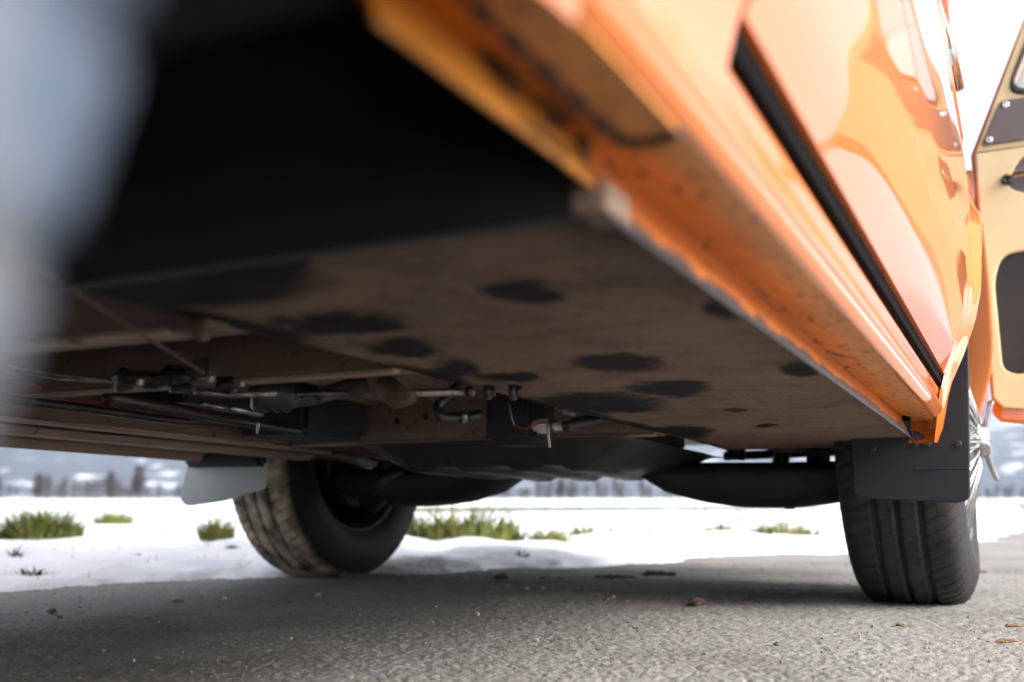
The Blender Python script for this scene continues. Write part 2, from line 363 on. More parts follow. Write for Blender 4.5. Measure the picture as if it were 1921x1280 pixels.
for i, (px, py, hpx, lab) in enumerate([(70, 934, 46, 'darkest bare tree rising above the far wood left of the dark copse'), (205, 934, 50, 'broad bare tree standing above the far wood'), (258, 934, 62, 'tallest bare tree above the far wood beside the grey mudflap'), (1052, 934, 40, 'bare tree in the far wood seen between the two black axle covers')]):
    dist = 300; p = _ray(px, py); az = math.atan2(p.x, p.y); h = hpx/FPX*dist
    root = bpy.data.objects.new('bare_tree', None); link(root); root.location = (math.sin(az)*dist, math.cos(az)*dist, -.1)
    tag(root, lab, 'tree', 'bare trees above the far wood')
    t = MB(); t.tube([(0, 0, 0), (.05, .03, h*.3), (0, .08, h*.75)], [h*.03, h*.022, h*.006], 7); t.build('trunk', 'twig', root)
    v, f = tree_tris((0, 0, 0), h, h*.36, 900, rs); mobj('crown', v, f, 'twig', root, False)

# ================================================================ THE VAN
van = bpy.data.objects.new('van', None); link(van)
van.rotation_euler = (Matrix.Rotation(-VAN_YAW, 4, 'Z') @ Matrix.Rotation(VAN_PITCH, 4, 'X')).to_euler()
tag(van, 'orange van parked on the asphalt with its front door open', 'van')
def gz(y): return math.tan(-VAN_PITCH)*y             # ground height in the van's frame
WX_R, WX_L, WY_F, WY_R, WR = -.205, -1.625, 2.17, -.239, .322
CX = (WX_R+WX_L)/2
ZF = gz(WY_F)+.312; ZR = gz(WY_R)+.312
AH, AV = .405, .435                                   # wheel arch half width and height
def arch_dy(z, zc): 
    q = 1-((z-zc)/AV)**2
    return AH*math.sqrt(q) if q > 0 else 0
# outer skin of the right side: x as a function of z
_pz = np.array([.33, .352, .405, .433, .45, .48, .537, .59, .63, .72, .82, .92, 1.00, 1.05, 1.10, 1.30, 1.60, 1.75, 1.86, 1.93, 1.96])
_px = np.array([-.124, -.119, -.111, -.104, -.0965, -.084, -.0665, -.0575, -.0555, -.0545, -.056, -.0595, -.0635, -.068, -.076, -.115, -.180, -.225, -.31, -.45, -.92])
_zz = np.linspace(.33, 1.96, 1600); _xx = np.interp(_zz, _pz, _px)
_k = np.exp(-np.linspace(-2.5, 2.5, 41)**2/1.2); _k /= _k.sum(); _xs = np.convolve(np.pad(_xx, 20, mode='edge'), _k, 'valid')
def sx(z): return float(np.interp(z, _zz, _xs))
def swage(y, z):                                      # shallow pressed band along the waist
    return -.0035*math.exp(-((z-.885)/.016)**2)+.002*math.exp(-((z-.915)/.014)**2)
def side_patch(name, y0, y1, z0, z1, ny, nz, m='paint', fold=.016, parent=van, off=0, mirror=False):
    zs = np.linspace(z0, z1, nz); zs = np.concatenate([[z0], zs, [z1]])
    P = np.zeros((ny+2, len(zs), 3))
    for j, z in enumerate(zs):
        a = y0(z) if callable(y0) else y0; b = y1(z) if callable(y1) else y1
        if b < a+.001: b = a+.001
        ys = np.concatenate([[a], np.linspace(a, b, ny), [b]])
        for i, y in enumerate(ys):
            edge = i in (0, ny+1) or j in (0, len(zs)-1)
            x = sx(z)+off+swage(y, z)-(fold if edge else 0)
            P[i, j] = (x if not mirror else 2*CX-x, y, z)
    o = grid(name, P if not mirror else P[::-1], m, parent); o.data.set_sharp_from_angle(angle=R(38))
    return o
DY0, DY1 = .433, 1.742                                # side door
side_patch('rear_quarter_panel', lambda z: WY_R+arch_dy(z, ZR)*1.13, DY0-.006, .372, 1.07, 16, 90)
side_patch('side_door', DY0, DY1, .4355, 1.07, 120, 110, fold=.013)
side_patch('door_pillar', lambda z: DY1+.004 if z > .43 else DY1+.004, lambda z: min(1.95, WY_F-arch_dy(z, ZF)) if z < ZF+AV else 1.95, .352, 1.07, 14, 110)
side_patch('front_wing', lambda z: WY_F+arch_dy(z, ZF) if z < ZF+AV else 2.66, 2.93, .36, 1.07, 16, 90)
# upper body: window band posts, roof, left side, front and back close the shell
def shell(name, y0, y1, z0, z1, m, ny=2, nz=30, mirror=False, off=0): side_patch(name, y0, y1, z0, z1, ny, nz, m, .02, van, off, mirror)
shell('window_sill_rail', -.9, 1.95, 1.07, 1.115, 'paint')
for a, b in ((.33, .47), (1.70, 1.95), (-.9, -.75)): shell('window_post', a, b, 1.115, 1.72, 'paint')
shell('roof_side', -.9, 2.9, 1.72, 1.96, 'paint'); shell('roof_side', -.9, 2.9, 1.72, 1.96, 'paint', mirror=True)
shell('left_side_panel', -.18+.35, 1.765, .36, 1.07, 'paint', 4, 60, True)
shell('left_upper_panel', -.9, 2.9, 1.07, 1.72, 'paint', 2, 30, True)
side_patch('left_rear_panel', -.9, WY_R-.41, .36, 1.07, 4, 40, 'paint', mirror=True)
side_patch('left_front_wing', lambda z: WY_F+arch_dy(z, ZF), 2.93, .36, 1.07, 4, 40, 'paint', mirror=True)
side_patch('left_wing_top', -.9, 2.93, .80, 1.07, 4, 10, 'paint', mirror=True, off=.002)
side_patch('rear_wing', -.9, lambda z: WY_R-arch_dy(z, ZR) if z < ZR+AV else .2, .36, 1.07, 10, 60)
for name, y, m in (('nose_panel', 2.94, 'paint'), ('tail_panel', -.91, 'paint')):
    MB().box((2*CX+.10, y-.01, .50), (-.10, y+.01, 1.72)).build(name, m, van, bevel=.004)
# side window: popped open a little, tinted glass in a thin frame
def wpane(y0, y1, z0, z1, out0, out1, name):
    P = np.zeros((2, 8, 3))
    for j, z in enumerate(np.linspace(z0, z1, 8)):
        P[0, j] = (sx(z)+out0, y0, z); P[1, j] = (sx(z)+out1, y1, z)
    o = grid(name, P, 'glass', van); md = o.modifiers.new('thick', 'SOLIDIFY'); md.thickness = .005; return o
wpane(.48, 1.69, 1.12, 1.715, .012, .002, 'side_window')
MB().tube([(sx(z)+.004, 1.93, z) for z in np.linspace(1.0, 1.7, 8)], .011, 8).build('gutter_strip', 'glass', van, True)
# arch lips (flared, with a return edge)
def arch_lip(name, zc, yc, a0, a1, flare, m, mirror=False, wide=1.0):
    n = 60; rows = []
    sec = [(.055, -.001), (.044, .0015), (.034, flare*.22), (.024, flare*.5), (.014, flare*.8), (.006, flare*.97), (0.0, flare), (-.004, flare-.003), (-.006, flare-.010), (-.004, -.045)]
    P = np.zeros((n, len(sec), 3))
    for i, a in enumerate(np.linspace(a0, a1, n)):
        t = math.sin(np.linspace(0, math.pi, n)[i])**.4
        for j, (dr, dx) in enumerate(sec):
            y = yc+math.cos(a)*(AH*wide+dr); z = zc+math.sin(a)*(AV+dr)
            x = sx(z)+(dx*t if dx > 0 else dx)
            P[i, j] = (2*CX-x if mirror else x, y, z)
    return grid(name, P, m, van)
arch_lip('wheel_arch_lip', ZF, WY_F, R(184), R(-2), .017, 'paint')
arch_lip('wheel_arch_lip', ZF, WY_F, R(182), R(-2), .02, 'paint', True)
arch_lip('wheel_arch_lip', ZR, WY_R, R(174), R(6), .004, 'paint', False, 1.13)
# dark wheel housings
def housing(yc, zc, x0, x1, name, m='matte_black'):
    n = 28; P = np.zeros((n, 3, 3))
    for i, a in enumerate(np.linspace(R(179), R(1), n)):
        for j, x in enumerate((x0, x1, x1-.0)):
            rr = (1.0 if j < 2 else 0.0)
            P[i, j] = (x, yc+math.cos(a)*(AH-.004)*rr, zc+math.sin(a)*(AV-.004)*rr)
    return grid(name, P, m, van)
housing(WY_F, ZF, -.115, -.50, 'wheel_housing'); housing(WY_F, ZF, 2*CX+.115, 2*CX+.50, 'wheel_housing')
housing(WY_R, ZR, -.13, -.55, 'wheel_housing'); housing(WY_R, ZR, 2*CX+.13, 2*CX+.55, 'wheel_housing')
# door step gap behind the side door (dark), inner sill
MB().box((-.175, .20, .40), (-.150, 1.76, .50)).build('inner_sill', 'black', van)
MB().box((-.175, .425, .43), (-.10, .4395, 1.07)).build('door_jamb', 'black', van) if False else None
for y in (DY0-.003, DY1+.002):
    P = np.zeros((2, 60, 3))
    for j, z in enumerate(np.linspace(.40, 1.07, 60)):
        P[0, j] = (sx(z)-.015, y-.012, z); P[1, j] = (sx(z)-.015, y+.06, z)
    grid('door_jamb', P, 'black', van)
MB().box((-.152, .420, .4202), (-.1085, 1.738, .4352)).build('gap_shade_strip', 'matte_black', van)  # black strip added to fill the door gap with painted shade
# ---------------- sill (rocker) with pressed ribs, underside and pinch-weld flange
sill_out = [(-.150, .4195), (-.1195, .4200), (-.1155, .4180), (-.1125, .412), (-.1145, .404), (-.1155, .399), (-.1115, .391), (-.1105, .384), (-.1135, .376), (-.1185, .3685), (-.1225, .3665)]
def sill_strip(name, sec, y0, y1, ny, m, wob=0):
    P = np.zeros((ny, len(sec), 3))
    for i, y in enumerate(np.linspace(y0, y1, ny)):
        for j, (x, z) in enumerate(sec):
            P[i, j] = (x+wob*(fbm(y*9, j*.3, 77, 3)-.5), y, z+wob*(fbm(y*9, j*.3+9, 79, 3)-.5))
    return grid(name, P, m, van)
def refine(sec, n=5): return [tuple(p)[:2] for p in spline([(a, b, 0) for a, b in sec], n)]
sill_strip('sill', refine(sill_out, 5), .218, 1.748, 60, 'paint')
sill_strip('sill_underside', [(-.1225, .3665), (-.130, .3655), (-.150, .369), (-.171, .3745), (-.1745, .3735)], .218, 1.742, 160, 'paint_worn', .0018)
FL = [(-.1745, .3735), (-.1705, .362), (-.1645, .350), (-.1585, .3365), (-.1572, .3345), (-.1600, .3340), (-.1665, .349), (-.1755, .358), (-.178, .37)]
sill_strip('sill_flange', FL, .405, 1.742, 220, 'flange', .0010)
sill_strip('sill_flange', [(x-.004, z+.012) for x, z in FL], .222, .395, 30, 'paint_worn', .002)
MB().box((-.174, .392, .336), (-.1575, .424, .351)).build('jacking_lug', 'under', van, bevel=.001)
# sill front end, closing plate
MB().extrude_y([(-.118, .41), (-.1125, .36), (-.1225, .3640), (-.160, .366), (-.160, .41)], 1.744, 1.750).build('sill_end_plate', 'paint', van)
# torn flange end
mb = MB()
for k in range(4): mb.tube([(-.160+.004*k, 1.738+.003*k, .352-.003*k), (-.1585+.005*k, 1.756+.004*k, .330+.003*k)], [.0035, .0015], 6)
mb.build('torn_flange_end', 'flange', van, True)
# lapped quarter-panel return under the sill and its dark seam
mb = MB(); mb.extrude_y([(-.1215, .3655), (-.146, .3668), (-.146, .3652), (-.1215, .3638)], .215, .385); mb.build('panel_return', 'paint_worn', van)
seam = spline([(-.121, .388, .3640), (-.135, .392, .3638), (-.147, .388, .3645), (-.148, .36, .3648), (-.149, .30, .3650), (-.149, .25, .3650), (-.148, .218, .3650)], 8)
MB().tube(seam, [.0022+.0012*math.sin(i*1.7) for i in range(len(seam))], 8).build('seam_sealer', 'black', van, True)
# ---------------- belly panels with dark undercoat patches
def belly_material():
    m = layer(mat('belly_undercoat', (.15, .103, .074), .72, col2=(.20, .14, .10), vscale=5, cut=(.3, .7), bump=.3, bscale=300), (.09, .052, .035), 70, (.56, .70), .85)
    layer(m, (.085, .060, .046), 13, (.48, .74), .85, (2, 7, 1)); layer(m, (.27, .20, .15), 240, (.60, .72), .8, (1, 1, 4), detail=3); layer(m, (.05, .032, .024), 330, (.62, .70), .8, (4, 1, 4), detail=3)
    m.node_tree.nodes['Principled BSDF'].inputs['Specular IOR Level'].default_value = .05
    n = m.node_tree.nodes; l = m.node_tree.links; b = n['Principled BSDF']
    at = n.new('ShaderNodeAttribute'); at.attribute_name = 'patch'
    mx = n.new('ShaderNodeMix'); mx.data_type = 'RGBA'; l.new(at.outputs['Fac'], mx.inputs[0])
    l.new(b.inputs['Base Color'].links[0].from_socket, mx.inputs[6]); mx.inputs[7].default_value = (.014, .013, .015, 1); l.new(mx.outputs[2], b.inputs['Base Color'])
    return m
M['belly'] = belly_material()
BZ = .344
def belly(name, x0, x1, y0, y1, z, spots, mirror=False, slope=0):
    nx, ny = 150, 480
    xs = np.linspace(x0, x1, nx); ys = np.linspace(y0, y1, ny)
    Y_, X_ = np.meshgrid(ys, xs, indexing='ij')
    Z_ = z+(fbm(X_*4, Y_*4, 83, 3)-.5)*.006+(fbm(X_*22, Y_*22, 85, 2)-.5)*.0012 + slope*(X_-x0)
    Pm = np.stack([X_, Y_, Z_], -1)
    o = grid(name, Pm[::-1] if not mirror else Pm[::-1], 'belly', van)
    val = np.zeros_like(X_)
    wx = (fbm(X_*20, Y_*20, 91, 5)-.5)*.055; wy = (fbm(X_*20, Y_*20, 95, 5)-.5)*.085
    fine_ = fbm(X_*90, Y_*90, 93, 3)
    for (px, py, w_, h_) in spots:
        c = V(px, py, 2, z); a = V(px+w_/2, py, 2, z)-c; b_ = V(px, py-h_/2, 2, z)-c
        D = np.array([[a.x, b_.x], [a.y, b_.y]]); Di = np.linalg.inv(D)
        dx = X_-c.x+wx*.55; dy = Y_-c.y+wy*.8
        u = Di[0, 0]*dx+Di[0, 1]*dy; v_ = Di[1, 0]*dx+Di[1, 1]*dy
        val = np.maximum(val, np.clip((1.2-np.hypot(u, v_)+(fine_-.5)*.5)/.38, 0, 1))
    # undercoat sprayed thick along the back edge and the inner seam
    e1 = np.clip((.02+.26*(fbm(X_*7, Y_*7, 97, 5)-.36)+.10*np.clip((-.36-X_)/.12, 0, 1)-(Y_-y0))/.06, 0, 1)
    e2 = np.clip((.020+.10*(fbm(X_*9, Y_*7, 99, 3)-.5)-np.abs(X_-(x0 if not mirror else x1)))/.02, 0, 1)
    val = np.maximum(val, np.maximum(e1, e2))
    at = o.data.attributes.new('patch', 'FLOAT', 'POINT'); at.data.foreach_set('value', val[::-1].reshape(-1).astype(np.float32))
    return o
SPOTS = [(980, 552, 140, 34), (1150, 676, 190, 40), (1250, 728, 160, 34), (1120, 758, 230, 46), (640, 608, 230, 40), (770, 655, 140, 34), (850, 690, 90, 34), (950, 705, 130, 20),
         (1285, 812, 100, 28), (1380, 770, 42, 8), (1440, 800, 38, 6), (1505, 692, 80, 26), (1370, 575, 90, 34), (300, 540, 420, 40), (520, 500, 160, 60)]
belly('belly_panel', -.535, -.166, .405, 2.0, BZ, SPOTS)
belly('belly_panel', -1.68, -1.32, .405, 2.0, BZ-.004, [(200, 815, 200, 6), (60, 790, 90, 5)], True)
# inner walls of the two box sections (they carry the floor)
MB().box((-.540, .41, .3455), (-.536, 2.0, .46)).build('box_section_wall', 'under', van)
MB().box((-1.319, .41, .3415), (-1.315, 2.0, .46)).build('box_section_wall', 'under', van)
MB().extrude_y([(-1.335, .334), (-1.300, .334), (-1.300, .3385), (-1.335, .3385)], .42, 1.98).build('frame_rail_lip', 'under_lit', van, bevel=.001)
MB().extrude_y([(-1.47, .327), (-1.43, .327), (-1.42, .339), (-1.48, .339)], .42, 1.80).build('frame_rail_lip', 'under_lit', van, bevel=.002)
# left sill
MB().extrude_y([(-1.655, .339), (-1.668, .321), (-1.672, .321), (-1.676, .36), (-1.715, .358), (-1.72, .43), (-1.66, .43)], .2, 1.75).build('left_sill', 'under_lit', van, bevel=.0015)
# ribbed floor between the box sections
xs = np.linspace(-1.32, -.53, 480); ys = np.array([.40, .6, 1.0, 1.4, 1.8, 2.0])
rib = np.clip(np.sin(xs*2*math.pi/.052)*2.2, -1, 1)*.013
P = np.zeros((len(ys), len(xs), 3)); P[..., 0] = xs; P[..., 1] = ys[:, None]; P[..., 2] = .425+rib
grid('ribbed_floor', P[::-1], 'under', van)
# crossmembers
def crossmember(y0, y1, x0, x1, zb, zt, lip, name='crossmember', lean=0):
    o = MB().extrude_x([(y0+lean, zt), (y0, zb+.004), (y0+.003, zb+.001), (y1, zb+.001), (y1, zt)], x0, x1, True).build(name, 'under', van, bevel=.0012)
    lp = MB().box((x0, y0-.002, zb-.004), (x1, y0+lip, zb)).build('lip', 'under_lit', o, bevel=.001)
    return o
x1_ = crossmember(.545, .60, -1.30, -.541, .344, .419, .020)
x2_ = crossmember(.800, .85, -1.30, -.541, .344, .419, .010, lean=.028)
x3_ = crossmember(1.570, 1.63, -1.30, -.541, .342, .445, .014)
for o, pts in ((x3_, [(743, 790), (797, 781)]),):
    for p in pts:
        c = V(*p, 1, 1.568); MB().lathe([(0, .0001), (0, .006), (.0008, .0065)], 14, (c.x, 1.5685, c.z), 'y').build('drain_hole', 'black', o)
for px in (60, 130): 
    c = V(px, 638, 2, .340); MB().lathe([(0, .0001), (-.001, .0055), (0, .0065)], 12, (c.x, c.y+.006, .3398), 'z').build('drain_hole', 'rust', x1_)
c = V(370, 612, 2, .338); mb = MB(); mb.box((c.x-.019, c.y-.012, .333), (c.x+.019, c.y+.016, .341)); mb.lathe([(0, .0001), (0, .008), (.006, .008), (.006, .0001)], 6, (c.x+.004, c.y, .327), 'z')
mb.build('bracket', 'rust', van, bevel=.002)
MB().box((-1.30, .41, .40), (-.54, .425, .70)).build('rear_bulkhead', 'black', van)
MB().box((-1.70, -.9, .62), (-.14, .43, .64)).build('rear_floor', 'matte_black', van)
MB().box((-.545, .396, .336), (-.17, .4045, .66)).build('rear_bulkhead', 'black', van); MB().box((-1.68, .396, .336), (-1.30, .412, .66)).build('rear_bulkhead', 'black', van)
MB().box((-1.55, -.30, .27), (-.33, -.19, .36)).build('rear_axle', 'black', van, bevel=.03)
MB().box((-1.25, -.85, .28), (-.60, -.05, .60)).build('engine', 'black', van, bevel=.06)
MB().box((-1.72, 1.98, .425), (-.12, 2.93, .445)).build('front_floor', 'black', van)
MB().extrude_x([(2.0, BZ+.004), (2.03, .43), (2.0, .43)], -.54, -.166).build('box_section_end', 'under', van)
MB().extrude_x([(2.0, BZ), (2.03, .43), (2.0, .43)], -1.68, -1.30).build('box_section_end', 'under', van)
# ---------------- running gear between the sections
rodp = [V(560, 740, 2, .337), V(890, 735, 2, .337)]
MB().tube(rodp, .0042, 10).build('shift_rod', 'steel', van, True)
mb = MB(); a = V(875, 735, 2, .337); b = V(1010, 734, 2, .337)
for t, rr in ((0, .006), (.25, .009), (.3, .006), (.6, .010), (.68, .006)):
    p = a.lerp(b, t); q = a.lerp(b, t+.09); mb.tube([p, q], rr, 12)
mb.build('rod_coupling', 'iron', van, True)
# rubber boot, coupling tube
p0 = V(472, 735, 2, .345); p1 = V(600, 742, 2, .345)
n_ = 14; pts = [p0.lerp(p1, i/(n_-1)) for i in range(n_)]
MB().tube(pts, [.019 if i == 0 else (.021+.003*(i % 2) if i < 8 else .017-.0012*(i-8)) for i in range(n_)], 18).build('rubber_boot', 'hose', van, True)
p2 = V(690, 716, 2, .345); p3 = V(760, 712, 2, .348)
MB().tube([p2, p2.lerp(p3, .15), p3], [.014, .017, .016], 16).build('bushing', 'rust', van, True)
MB().tube([p1, p2], .010, 12).build('torque_tube', 'iron', van, True)
p4 = V(722, 722, 2, .340); p5 = V(770, 745, 2, .322)
mb = MB(); mb.tube([p4, p4.lerp(p5, .55)+Vector((0, 0, -.006)), p5], [.012, .013, .008], 12); mb.build('lever', 'rust', van, True)
# linkage: knuckle, yoke, arms and bolts
lk = MB(); a = V(228, 708, 2, .342); b = V(465, 722, 2, .342)
lk.tube([a, a.lerp(b, .3), a.lerp(b, .7), b], [.0075, .0085, .0075, .009], 12)
linkage = lk.build('shift_linkage', 'iron', van, True)
def lump(name, px, py, z, r, m='iron', sq=(1, 1, 1), seed=1, parent=linkage):
    c = V(px, py, 2, z); bm = bmesh.new(); bmesh.ops.create_icosphere(bm, subdivisions=3, radius=1)
    r2 = random.Random(seed); ph = [r2.uniform(0, 6) for _ in range(6)]
    for v in bm.verts:
        n = v.co.normalized(); k = 1+.16*math.sin(n.x*5+ph[0])*math.sin(n.y*4+ph[1])+.12*math.sin(n.z*6+ph[2])
        v.co = Vector((n.x*sq[0], n.y*sq[1], n.z*sq[2]))*r*k+c
    me = bpy.data.meshes.new(name); bm.to_mesh(me); bm.free(); me.materials.append(M[m]); me.polygons.foreach_set('use_smooth', [True]*len(me.polygons))
    return link(bpy.data.objects.new(name, me), parent)
lump('knuckle', 232, 711, .342, .012, seed=2); lump('yoke', 320, 706, .344, .013, sq=(1.7, .8, .8), seed=3); lump('yoke', 425, 722, .340, .013, sq=(1.5, .8, .7), seed=4)
lump('knuckle', 285, 715, .340, .010, sq=(1.8, .7, .8), seed=8); lump('grease_lump', 345, 728, .334, .010, sq=(2, .8, .6), seed=5)
c = V(383, 700, 2, .343); MB().box((c.x-.011, c.y-.009, c.z-.006), (c.x+.011, c.y+.009, c.z+.016)).build('clevis', 'iron', linkage, bevel=.003)
for px, py in ((262, 722), (310, 727), (395, 716), (437, 735), (452, 725)):
    c = V(px, py, 2, .333); MB().lathe([(0, .0001), (0, .0042), (.005, .0042), (.005, .0001)], 6, tuple(c), 'z').build('bolt', 'steel', linkage)
MB().tube([V(365, 735, 2, .332), V(430, 741, 2, .332), V(520, 738, 2, .332)], [.0035, .004, .0035], 8).build('relay_rod', 'steel', linkage, True)
# cables, pipes, wires
MB().tube([V(60, 497, 2, .338), V(105, 525, 2, .338), V(250, 617, 2, .338), V(385, 702, 2, .338)], .0013, 8).build('hand_brake_cable', 'rust', van, True)
MB().tube([V(200, 745, 2, .338), V(380, 778, 2, .338), V(560, 808, 2, .338)], .0085, 12).build('heater_pipe', 'iron', van, True)
MB().tube([V(0, 700, 2, .345), V(120, 712, 2, .345), V(230, 718, 2, .345)], .0018, 8).build('brake_pipe', 'steel', van, True)
MB().tube([V(0, 685, 2, .350), V(90, 702, 2, .350), V(220, 716, 2, .345)], .0013, 8).build('brake_pipe', 'steel', van, True)
MB().tube([V(430, 765, 2, .336), V(490, 778, 2, .334)], .005, 8).build('relay_rod', 'steel', van, True)
MB().tube([V(380, 758, 2, .336), V(440, 770, 2, .334)], .004, 8).build('relay_rod', 'steel', van, True)
for k, dy in enumerate((0, 5)):
    pts = [V(-20, 706, 2, .352), V(60, 722, 2, .35), V(130, 752, 2, .348), V(200, 756+dy, 2, .345), V(235, 772+dy, 2, .343), V(290, 781+dy, 2, .342), V(350, 793+dy, 2, .341), V(405, 801, 2, .341)]
    MB().tube(spline(pts, 8), .0016, 8).build('wire', 'red_wire', van, True)
MB().tube(spline([V(240, 755, 2, .345), V(270, 766, 2, .343), V(330, 779, 2, .342)], 6), .0014, 6).build('wire', 'tie', van, True)
MB().tube([V(0, 748, 2, .335), V(150, 765, 2, .335), V(330, 790, 2, .335), V(470, 795, 2, .336)], .006, 10).build('fuel_pipe', 'iron', van, True)
MB().tube([V(484, 795, 2, .332), V(482, 812, 2, .325)], .0022, 6).build('pipe_clip', 'tie', van, True)
hp = [V(878, 712, 1, 1.28), V(848, 735, 1, 1.27), V(822, 762, 1, 1.26), V(826, 781, 1, 1.26), V(860, 783, 1, 1.29), V(900, 778, 1, 1.33)]
MB().tube(spline(hp, 10), .0085, 14).build('hose', 'hose', van, True)
MB().tube([V(864, 782, 1, 1.285), V(872, 782, 1, 1.295)], .0100, 14).build('hose_clamp', 'steel', van, True)
mb = MB(); mb.box(tuple(V(905, 800, 1, 1.40)-Vector((.0, .0, .03))), tuple(V(1000, 745, 1, 1.40)+Vector((0, .09, .03)))); mb.build('fuel_pump', 'black', van, bevel=.012)
lamp_c = V(905, 722, 1, 1.20); MB().lathe([(-.01, .0001), (-.008, .013), (.0, .016), (.012, .016), (.012, .0001)], 20, (lamp_c.x, lamp_c.y, lamp_c.z+.004), 'z').build('amber_cap', 'amber', van, True)
fa = V(988, 800, 1, 1.42); fb = V(1075, 800, 1, 1.42)
filt = MB().tube([fa, fa.lerp(fb, .12), fa.lerp(fb, .2), fa.lerp(fb, .46), fa.lerp(fb, .5), fa.lerp(fb, .8), fa.lerp(fb, .85), fb], [.004, .006, .012, .012, .007, .0065, .005, .004], 16).build('fuel_filter', 'clear', van, True)
for t in (.50, .58, .86, .93): p = fa.lerp(fb, t); MB().tube([p, fa.lerp(fb, t+.04)], .0105 if t < .7 else .0085, 14).build('hose_clamp', 'steel', filt, True)
p = fa.lerp(fb, .52); MB().tube([p+Vector((0, -.010, .004)), p+Vector((.001, -.012, -.012)), p+Vector((.004, -.012, -.034))], .0022, 6).build('cable_tie', 'tie', filt, True)
MB().tube(spline([V(955, 760, 1, 1.39), V(958, 778, 1, 1.38), V(964, 798, 1, 1.38)], 6), .0016, 6).build('wire', 'blue_wire', van, True)
MB().tube(spline([V(964, 798, 1, 1.38), V(985, 805, 1, 1.38), V(1005, 796, 1, 1.38), V(1025, 793, 1, 1.38)], 6), .0014, 6).build('wire', 'red_wire', van, True)
MB().tube(spline([V(1060, 800, 1, 1.40), V(1100, 790, 1, 1.44), V(1150, 780, 1, 1.5)], 6), .009, 12).build('hose', 'hose', van, True)
MB().tube(spline([V(1052, 768, 1, 1.36), V(1075, 775, 1, 1.40)], 6), .006, 8).build('hose_clamp', 'steel', van, True)
# shadowy clutter on the far rail: brackets and boxes
MB().box((-1.28, 1.10, .37), (-1.12, 1.28, .42)).build('relay_box', 'black', van, bevel=.006)
MB().box((-1.26, 1.36, .343), (-1.10, 1.55, .42)).build('heater_box', 'black', van, bevel=.01)
MB().tube(spline([V(610, 760, 1, 1.5), V(620, 790, 1, 1.5), V(640, 815, 1, 1.5)], 5), .004, 8).build('bracket', 'iron', van, True)
# ---------------- ribbed fuel tank tray under the front crossmember
nx, ny = 110, 90; u = np.linspace(0, 1, nx); w_ = np.linspace(0, 1, ny); U, W = np.meshgrid(u, w_, indexing='ij')
x_t = -1.16+(.575)*U; y_t = 1.56+.62*W
prof = np.minimum(1, np.minimum(U/.16, (1-U)/.22)); prof = prof*prof*(3-2*prof); pw = np.clip(np.minimum(W/.12, (1-W)/.10), 0, 1); pw = pw*pw*(3-2*pw)
ribs = .0045*np.clip(np.sin((U*5.2+W*.9)*2*math.pi)*2, -1, 1)*prof*pw
z_t = .338-.046*prof*pw-ribs+(fbm(U*6, W*6, 101, 3)-.5)*.003
grid('fuel_tank', np.stack([x_t, y_t, z_t], -1), 'tank', van)
tk = V(622, 853, 2, .318); MB().tube([tk, V(650, 858, 2, .315), V(700, 868, 2, .312)], [.005, .012, .010], 12).build('tank_strap', 'iron', van, True)
MB().box((-1.10, 1.60, .338), (-.62, 2.0, .42)).build('tank_top', 'black', van, bevel=.01)
# ---------------- front suspension: rounded black arm covers either side
def arm_cover(mir, name='axle_arm_cover'):
    st = [(-.785, .332, .012, .07), (-.74, .318, .030, .09), (-.69, .304, .045, .11), (-.615, .2945, .055, .12), (-.53, .290, .060, .12), (-.44, .289, .060, .12), (-.36, .292, .055, .11), (-.30, .297, .050, .10)]
    n = 20; rings = []
    sa = np.array(st); st = np.stack([np.interp(np.linspace(0, len(sa)-1, 26), range(len(sa)), sa[:, c_]) for c_ in range(4)], 1)
    P = np.zeros((len(st), n+1, 3))
    for i, (x, zc, rz, ry) in enumerate(st):
        for k in range(n+1):
            a = 2*math.pi*k/n; sup = lambda q: math.copysign(abs(q)**.75, q)
            xx = x if not mir else 2*CX-x
            P[i, k] = (xx, 2.12+ry*sup(math.cos(a)), zc+rz*sup(math.sin(a))*(1 if math.sin(a) < 0 else .55))
    o = grid(name, P if mir else P[::-1], 'black', van); return o
ac = arm_cover(False); arm_cover(True)
c = V(1480, 938, 1, 2.08); MB().lathe([(0, .0001), (0, .011), (.012, .011), (.014, .0001)], 6, (c.x, 2.08, .226), 'z').build('bolt', 'iron', ac, bevel=.001)
MB().tube([(-.80, 2.12, .352), (2*CX+.80, 2.12, .352)], .03, 14).build('axle_tube', 'black', van, True)
for mir in (0, 1):
    f = lambda x: x if not mir else 2*CX-x
    MB().tube([(f(-.60), 2.22, .345), (f(-.30), 2.22, .352)], .010, 10).build('tie_rod', 'iron', van, True)
    MB().tube([(f(-.47), 2.16, .30), (f(-.44), 2.18, .43)], .018, 12).build('shock_absorber', 'iron', van, True)
    MB().tube(spline([(f(-.50), 2.05, .36), (f(-.42), 2.03, .342), (f(-.36), 2.06, .345), (f(-.32), 2.10, .36)], 5), .006, 8).build('brake_hose', 'hose', van, True)
    MB().tube([(f(-.545), 2.1, .33), (f(-.53), 2.1, .44)], .02, 10).build('steering_arm', 'black', van, True)
    MB().box((min(f(-.395), f(-.365)), 2.08, .30), (max(f(-.395), f(-.365)), 2.2, .43)).build('spring_seat', 'black', van, bevel=.008)
MB().tube([V(690, 945, 1, 2.05), V(735, 900, 1, 2.03), V(760, 880, 1, 2.02)], [.03, .034, .02], 14).build('trailing_arm', 'iron', van, True)
